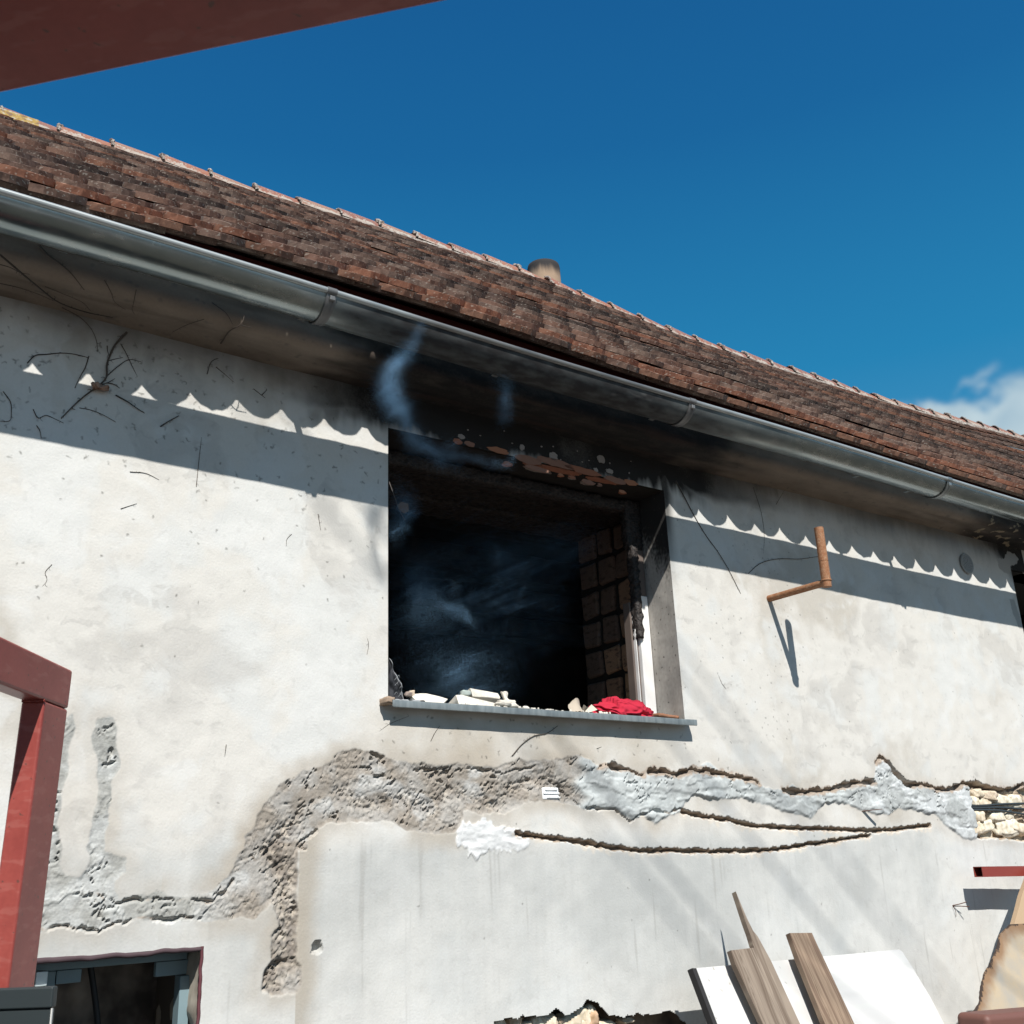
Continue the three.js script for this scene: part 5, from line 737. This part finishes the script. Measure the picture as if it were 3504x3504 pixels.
    g = mergeVertices(g.deleteAttribute('uv').deleteAttribute('normal'), 1e-5); g.computeVertexNormals(); g.scale(1, 1.02, 1);
    const m = new THREE.MeshPhysicalMaterial({ color: lin([0.42, 0.01, 0.034]), roughness: 0.9, sheen: 0.25, sheenColor: lin([0.8, 0.1, 0.15]), sheenRoughness: 0.6 });
    const o = part('red_cloth', g, m); o.position.set(2.855, 2.749, -0.04); tag(o, 'crumpled crimson cloth heaped on the right end of the sill', 'cloth');
  }
  { const g = roughen(new THREE.BoxGeometry(0.155, 0.013, 0.055, 20, 2, 6), 0.002, 50); const o = part('wood_strip', boxUV(g, 3), std([0.26, 0.12, 0.065], 0.9)); o.position.set(3.108, 2.764, -0.04); o.rotation.y = 0.25; tag(o, 'short strip of reddish wood on the sill beside the white frame', 'wood strip'); }
  { // charred netting in the left corner
    const o = group('charred_net', scene, [1.78, 2.75, -0.06]); tag(o, 'scrap of charred curtain netting hanging in the left corner of the window', 'net');
    const edge = (v) => 0.004 + 0.07 * Math.pow(1 - v, 0.75), m = std([0.022, 0.024, 0.03], 0.8), pale = std([0.3, 0.31, 0.32], 0.9);
    part('net_cloth', sheetGeo((u, v) => [u * edge(v), v * 0.165, 0.012 * noise(u * 3, v * 5) + 0.01 * Math.sin(v * 9 + u * 4)], 26), m, o);
    const hem = []; for (let i = 0; i <= 20; i++) { const v = i / 20; hem.push([edge(v) + 0.002 * noise(i, 3), v * 0.165, 0.012 * noise(3, v * 5) + 0.01 * Math.sin(v * 9 + 4) + 0.002]); } part('hem', tube(hem, 0.0018, 5), pale, o);
    const rr = rng(8); for (let i = 0; i < 9; i++) { const v = 0.15 + rr() * 0.45, u = 0.25 + rr() * 0.6; part('loose_thread', tube([[u * edge(v), v * 0.165, 0.02], [u * edge(v) + 0.006, v * 0.165 + 0.008, 0.024], [u * edge(v) + 0.013, v * 0.165 + 0.005 * rr(), 0.02]], 0.0008, 4), pale, o); }
    for (let i = 0; i < 8; i++) { const g = stoneGeo(0.01 + 0.012 * rr(), 0.006, 0.012, i + 60, 2); g.translate(rr() * 0.1, 0.004, 0.05 + rr() * 0.03); part('char_lump', g, i % 3 ? m : pale, o); }
  }
  { // scrap hanging on a wire in the upper left corner of the window
    const o = group('hanging_scrap', scene, [1.868, 3.52, -0.1]); tag(o, 'scorched tan scrap hanging on a wire at the upper left of the window', 'scrap');
    part('scrap_body', extrude([[-0.024, 0.008], [-0.008, 0.024], [0.024, 0.022], [0.026, -0.008], [0.006, -0.022], [-0.014, -0.012]], 0.004, 0.0008), std([0.2, 0.12, 0.07], 0.9), o); part('wire', tube([[-0.06, 0.1, 0], [-0.034, 0.03, 0.004], [-0.02, -0.01, 0.006], [0.01, -0.05, 0.003]], 0.0012, 5), std([0.2, 0.18, 0.17], 0.6), o);
  }
}
{ // dry creeper left on wall and cornice
  const bark = [std([0.05, 0.043, 0.038], 0.9), std([0.075, 0.06, 0.048], 0.9)], r = rng(19);
  const kids = { T8: ['T8b', 'T8c', 'T8d', 'T8e', 'T8f'], T1: ['T1b'], T19: ['T19b'], T23: ['T23b'] }, rad = { T8: 0.0042, T1: 0.0034, T2: 0.003, T12: 0.0026, T19: 0.003, R1: 0.0026, R2: 0.002, T10: 0.0022, T9: 0.0022, T14: 0.0026, B3: 0.0022, L2: 0.0012, R3: 0.0012 };
  const say = {
    T1: 'long dry creeper stem running down the cornice at the left edge', T2: 'dark dry stem hanging from the gutter shade onto the cornice, upper left', T3: 'thin forked dry stem on the pale cornice below the long stem', T4: 'faint dry stem in the corner under the cornice at the left edge', T5: 'small dry stem on the cornice between the dark stem and the curled one', T6: 'small curled dry stem on the cornice, right of the thin forked ones',
    T7: 'arched dry stem dropping from the cornice corner onto the wall', T8: 'largest dry branch with many side shoots, crossing the second sunlit triangle', T9: 'arched dry twig on the shaded wall left of the largest branch', T10: 'straight dry twig just left of the largest branch', T11: 'thin dry twig slanting down right of the largest branch', T12: 'dark short twig slanting down into the third sunlit triangle', T13: 'dry twig lying low right of the foot of the largest branch', T14: 'short dry twig rising to the right under the scalloped light', T15: 'curved dry twig at the left edge below the first sunlit triangle', T16: 'wavy thin dry twig left of the foot of the largest branch', T17: 'tiny dry twig at the lower edge of the gutter shadow, far left',
    T18: 'dry stem on the cornice left of the first gutter bracket', T19: 'forked dry branch under the gutter left of the first gutter bracket', T20: 'short dry stem on the cornice beside the forked branch', T21: 'angled dry twig on the wall under the forked branch', T22: 'short slanting dry twig just below the angled one', T23: 'small crossed dry twigs above the scalloped light left of the window',
    L1: 'short flat twig on the sunlit wall under the gutter shadow', L2: 'long thin upright twig crossing the lower edge of the gutter shadow', L3: 'crooked dark twig on the sunlit wall at far left', L4: 'small crooked twig on the sunlit wall left of the window', L5: 'small slanting twig left of the upright thin one', L6: 'short upright twig beside the left edge of the window', L7: 'short slanting twig on the sunlit wall right of the window', L8: 'tiny slanting twig on the wall left of mid window', L9: 'tiny upright twig on the wall below the gutter shadow near the window', L10: 'tiny upright twig above the brown mortar bend',
    R1: 'long thorny dry stem slanting down right of the burnt window', R2: 'thorny dry tendril curving left from the rusty pipe', R3: 'thin dry tendril hanging from the cornice between window and pipe', R4: 'short dry tendril under the cornice above the rusty pipe', B1: 'dry stem under the left end of the sill', B2: 'curved dry stem hanging under the sill, left half', B3: 'forked dry stem slanting down under the middle of the sill', B4: 'tiny dry stem under the sill below the red cloth',
  };
  const stem = (pts, R, mat, parent, k0 = 0.006) => {
    const n = pts.length; const q = pts.map(([x, y, z], i) => [x, y - (y > 3.944 && z < 0.2 ? 0.004 : 0), z - 0.006 + R * 0.6 + (i && i < n - 1 && z < 0.01 ? k0 * r() : 0)]); const list = [tube(q, R, 6, 0.45)];
    const c = new THREE.CatmullRomCurve3(q.map((p) => new THREE.Vector3(...p))), len = c.getLength(), k = Math.floor(len / 0.028);
    for (let i = 0; i < k; i++) { const p = c.getPointAt((i + r()) / k), a = r() * 6.283, l = 0.004 + r() * 0.01; list.push(tube([[p.x, p.y, p.z], [p.x + Math.cos(a) * l * 0.6, p.y + Math.sin(a) * l * 0.6, Math.max(0.002, p.z + 0.002)], [p.x + Math.cos(a + 0.5) * l, p.y + Math.sin(a + 0.5) * l, Math.max(0.001, p.z - 0.003)]], R * 0.4, 4, 0.4, 3)); }
    return part('stem', merge(list), mat, parent);
  };
  for (const k of Object.keys(say)) {
    const o = group('dry_creeper'); tag(o, say[k], 'dry twig', 'dead creeper stems on the wall'); stem(TWIGS[k], rad[k] ?? (k[0] === 'T' ? 0.0016 : 0.0012), bark[k[0] === 'T' ? Math.floor(r() * 2) : 1], o, k[0] === 'T' || k[0] === 'R' ? 0.005 : 0.0005);
    for (const c of kids[k] ?? []) { const s = stem(TWIGS[c], 0.0019, bark[0], o); s.name = numbered('side_shoot'); }
    if (k === 'T8') { const l = new THREE.IcosahedronGeometry(0.02, 2); l.scale(1.4, 0.5, 0.6); const b = roughen(l, 0.012, 90); b.translate(0.69, 3.7, 0.022); part('dead_leaves', b, std([0.3, 0.19, 0.14], 0.9), o); }
  }
}
{ // power cables above the yard, behind the photographer: they draw the soft slanting lines across the wall
  const m = std([0.03, 0.03, 0.03], 0.7), d = new THREE.Vector3(0.695, 0, 0.87);
  [[3.233, 2.907, 6.0, 0.0075], [3.621, 2.167, 6.2, 0.0085], [2.994, 2.18, 5.8, 0.007], [1.444, 3.476, 6.1, 0.0075], [3.95, 2.36, 6.6, 0.006]].forEach(([x, y, z, R], i) => {
    const p = new THREE.Vector3(x - 0.35 * z, y + 1.09 * z, z), pts = []; for (let k = -5; k <= 5; k++) { const q = p.clone().addScaledVector(d, k * 1.3); q.y += 0.0022 * k * k; pts.push(q.toArray()); }
    const o = part('power_cable', tube(pts, R, 6, 1, 40)); o.material = m; tag(o, ['overhead cable casting the soft shadow running from the sill end to the white board', 'overhead cable casting the soft shadow line above the two planks', 'overhead cable casting the soft shadow line left of the planks', 'overhead cable casting the soft shadow line left of the burnt window', 'overhead cable casting the faint shadow line right of the planks'][i], 'cable', 'overhead power cables');
  });
}
{ // smoke: a haze of ash specks drifting out of the window and up past the gutter
  const r = rng(303), gauss = () => { let s = 0; for (let i = 0; i < 4; i++) s += r(); return (s - 2) * 0.87; };
  const main = [[2.33, 3.80, 0.03], [2.273, 3.739, 0.03], [2.11, 3.72, 0.05], [1.931, 3.7, 0.08], [1.814, 3.694, 0.12], [1.712, 3.749, 0.2], [1.591, 3.774, 0.3], [1.536, 3.81, 0.4], [1.514, 3.807, 0.55], [1.556, 3.904, 0.6]];
  // [path, reach, specks, how much the reach swells along the path]
  const plumes = [[main, 0.02, 30000], [main.slice(6), 0.026, 16000], [main.slice(3, 9), 0.036, 42000], [main.slice(5, 8), 0.05, 34000], [main.slice(2, 6), 0.05, 26000],
    [[[1.86, 3.62, -0.05], [1.84, 3.5, -0.06], [1.8, 3.36, -0.05]], 0.045, 26000], [[[1.98, 3.38, -0.25], [2.02, 3.28, -0.25], [2.07, 3.2, -0.25], [1.95, 3.12, -0.25]], 0.08, 32000], [[[2.05, 3.2, -0.2], [2.17, 3.17, -0.22], [2.32, 3.12, -0.25]], 0.03, 9000], [[[2.0, 2.88, -0.3], [2.2, 2.95, -0.3], [2.35, 2.9, -0.35], [2.5, 3.1, -0.35]], 0.13, 52000], [[[2.3, 3.4, -0.4], [2.6, 3.5, -0.4], [2.85, 3.55, -0.35], [3.1, 3.7, -0.25]], 0.11, 52000], [[[2.0, 3.96, 0.42], [2.05, 3.87, 0.36], [2.14, 3.8, 0.2]], 0.035, 11000], [[[1.9, 3.0, -0.4], [2.4, 3.35, -0.4], [2.95, 3.2, -0.4]], 0.26, 150000]];
  const total = plumes.reduce((s, p) => s + p[2], 0), geo = new THREE.OctahedronGeometry(0.00027, 0), mat = std([0.24, 0.44, 0.66], 1, {});
  const im = new THREE.InstancedMesh(geo, mat, total), M = new THREE.Matrix4(), v = new THREE.Vector3(); let k = 0;
  for (const [pts, R, n] of plumes) {
    const c = new THREE.CatmullRomCurve3(pts.map((p) => new THREE.Vector3(...p))), m = 400, at = c.getSpacedPoints(m), seed = R * 1000 + n * 0.001;
    for (let i = 0; i < n; i++) {
      let t = (r() + r() + r()) / 3; t = lerp(t, r(), R < 0.025 ? 1 : 0.55); const q = at[Math.round(t * m)], w = R * (0.6 + 1.1 * (0.5 + 0.5 * noise(t * 5 + seed, 3)));
      // curl the cloud: specks are carried sideways by slow eddies
      const gx = gauss() * w, gy = gauss() * w, gz = gauss() * w * 0.7, ex = R * (R > 0.06 ? 0.45 : 0.9) * fbm((q.x + gx) * 7 + seed, (q.y + gy) * 7, 3), ey = R * (R > 0.06 ? 0.45 : 0.9) * fbm((q.x + gx) * 7 + 30, (q.y + gy) * 7 + seed, 3);
      M.makeTranslation(q.x + gx + ex, q.y + gy + ey, Math.max(q.z + gz, q.z > 0 ? 0.004 : -0.75)); im.setMatrixAt(k++, M);
    }
  }
  im.name = 'smoke'; im.castShadow = im.receiveShadow = true; scene.add(im); tag(im, 'thin blue smoke drifting out of the burnt window and past the gutter', 'smoke', null, 'stuff');
}

const renderer = new THREE.WebGLRenderer({ antialias: true });
renderer.toneMapping = THREE.LinearToneMapping;
renderer.toneMappingExposure = EXPOSURE;
renderer.shadowMap.enabled = true;
renderer.setSize(1024, 1024);
renderer.render(scene, camera);
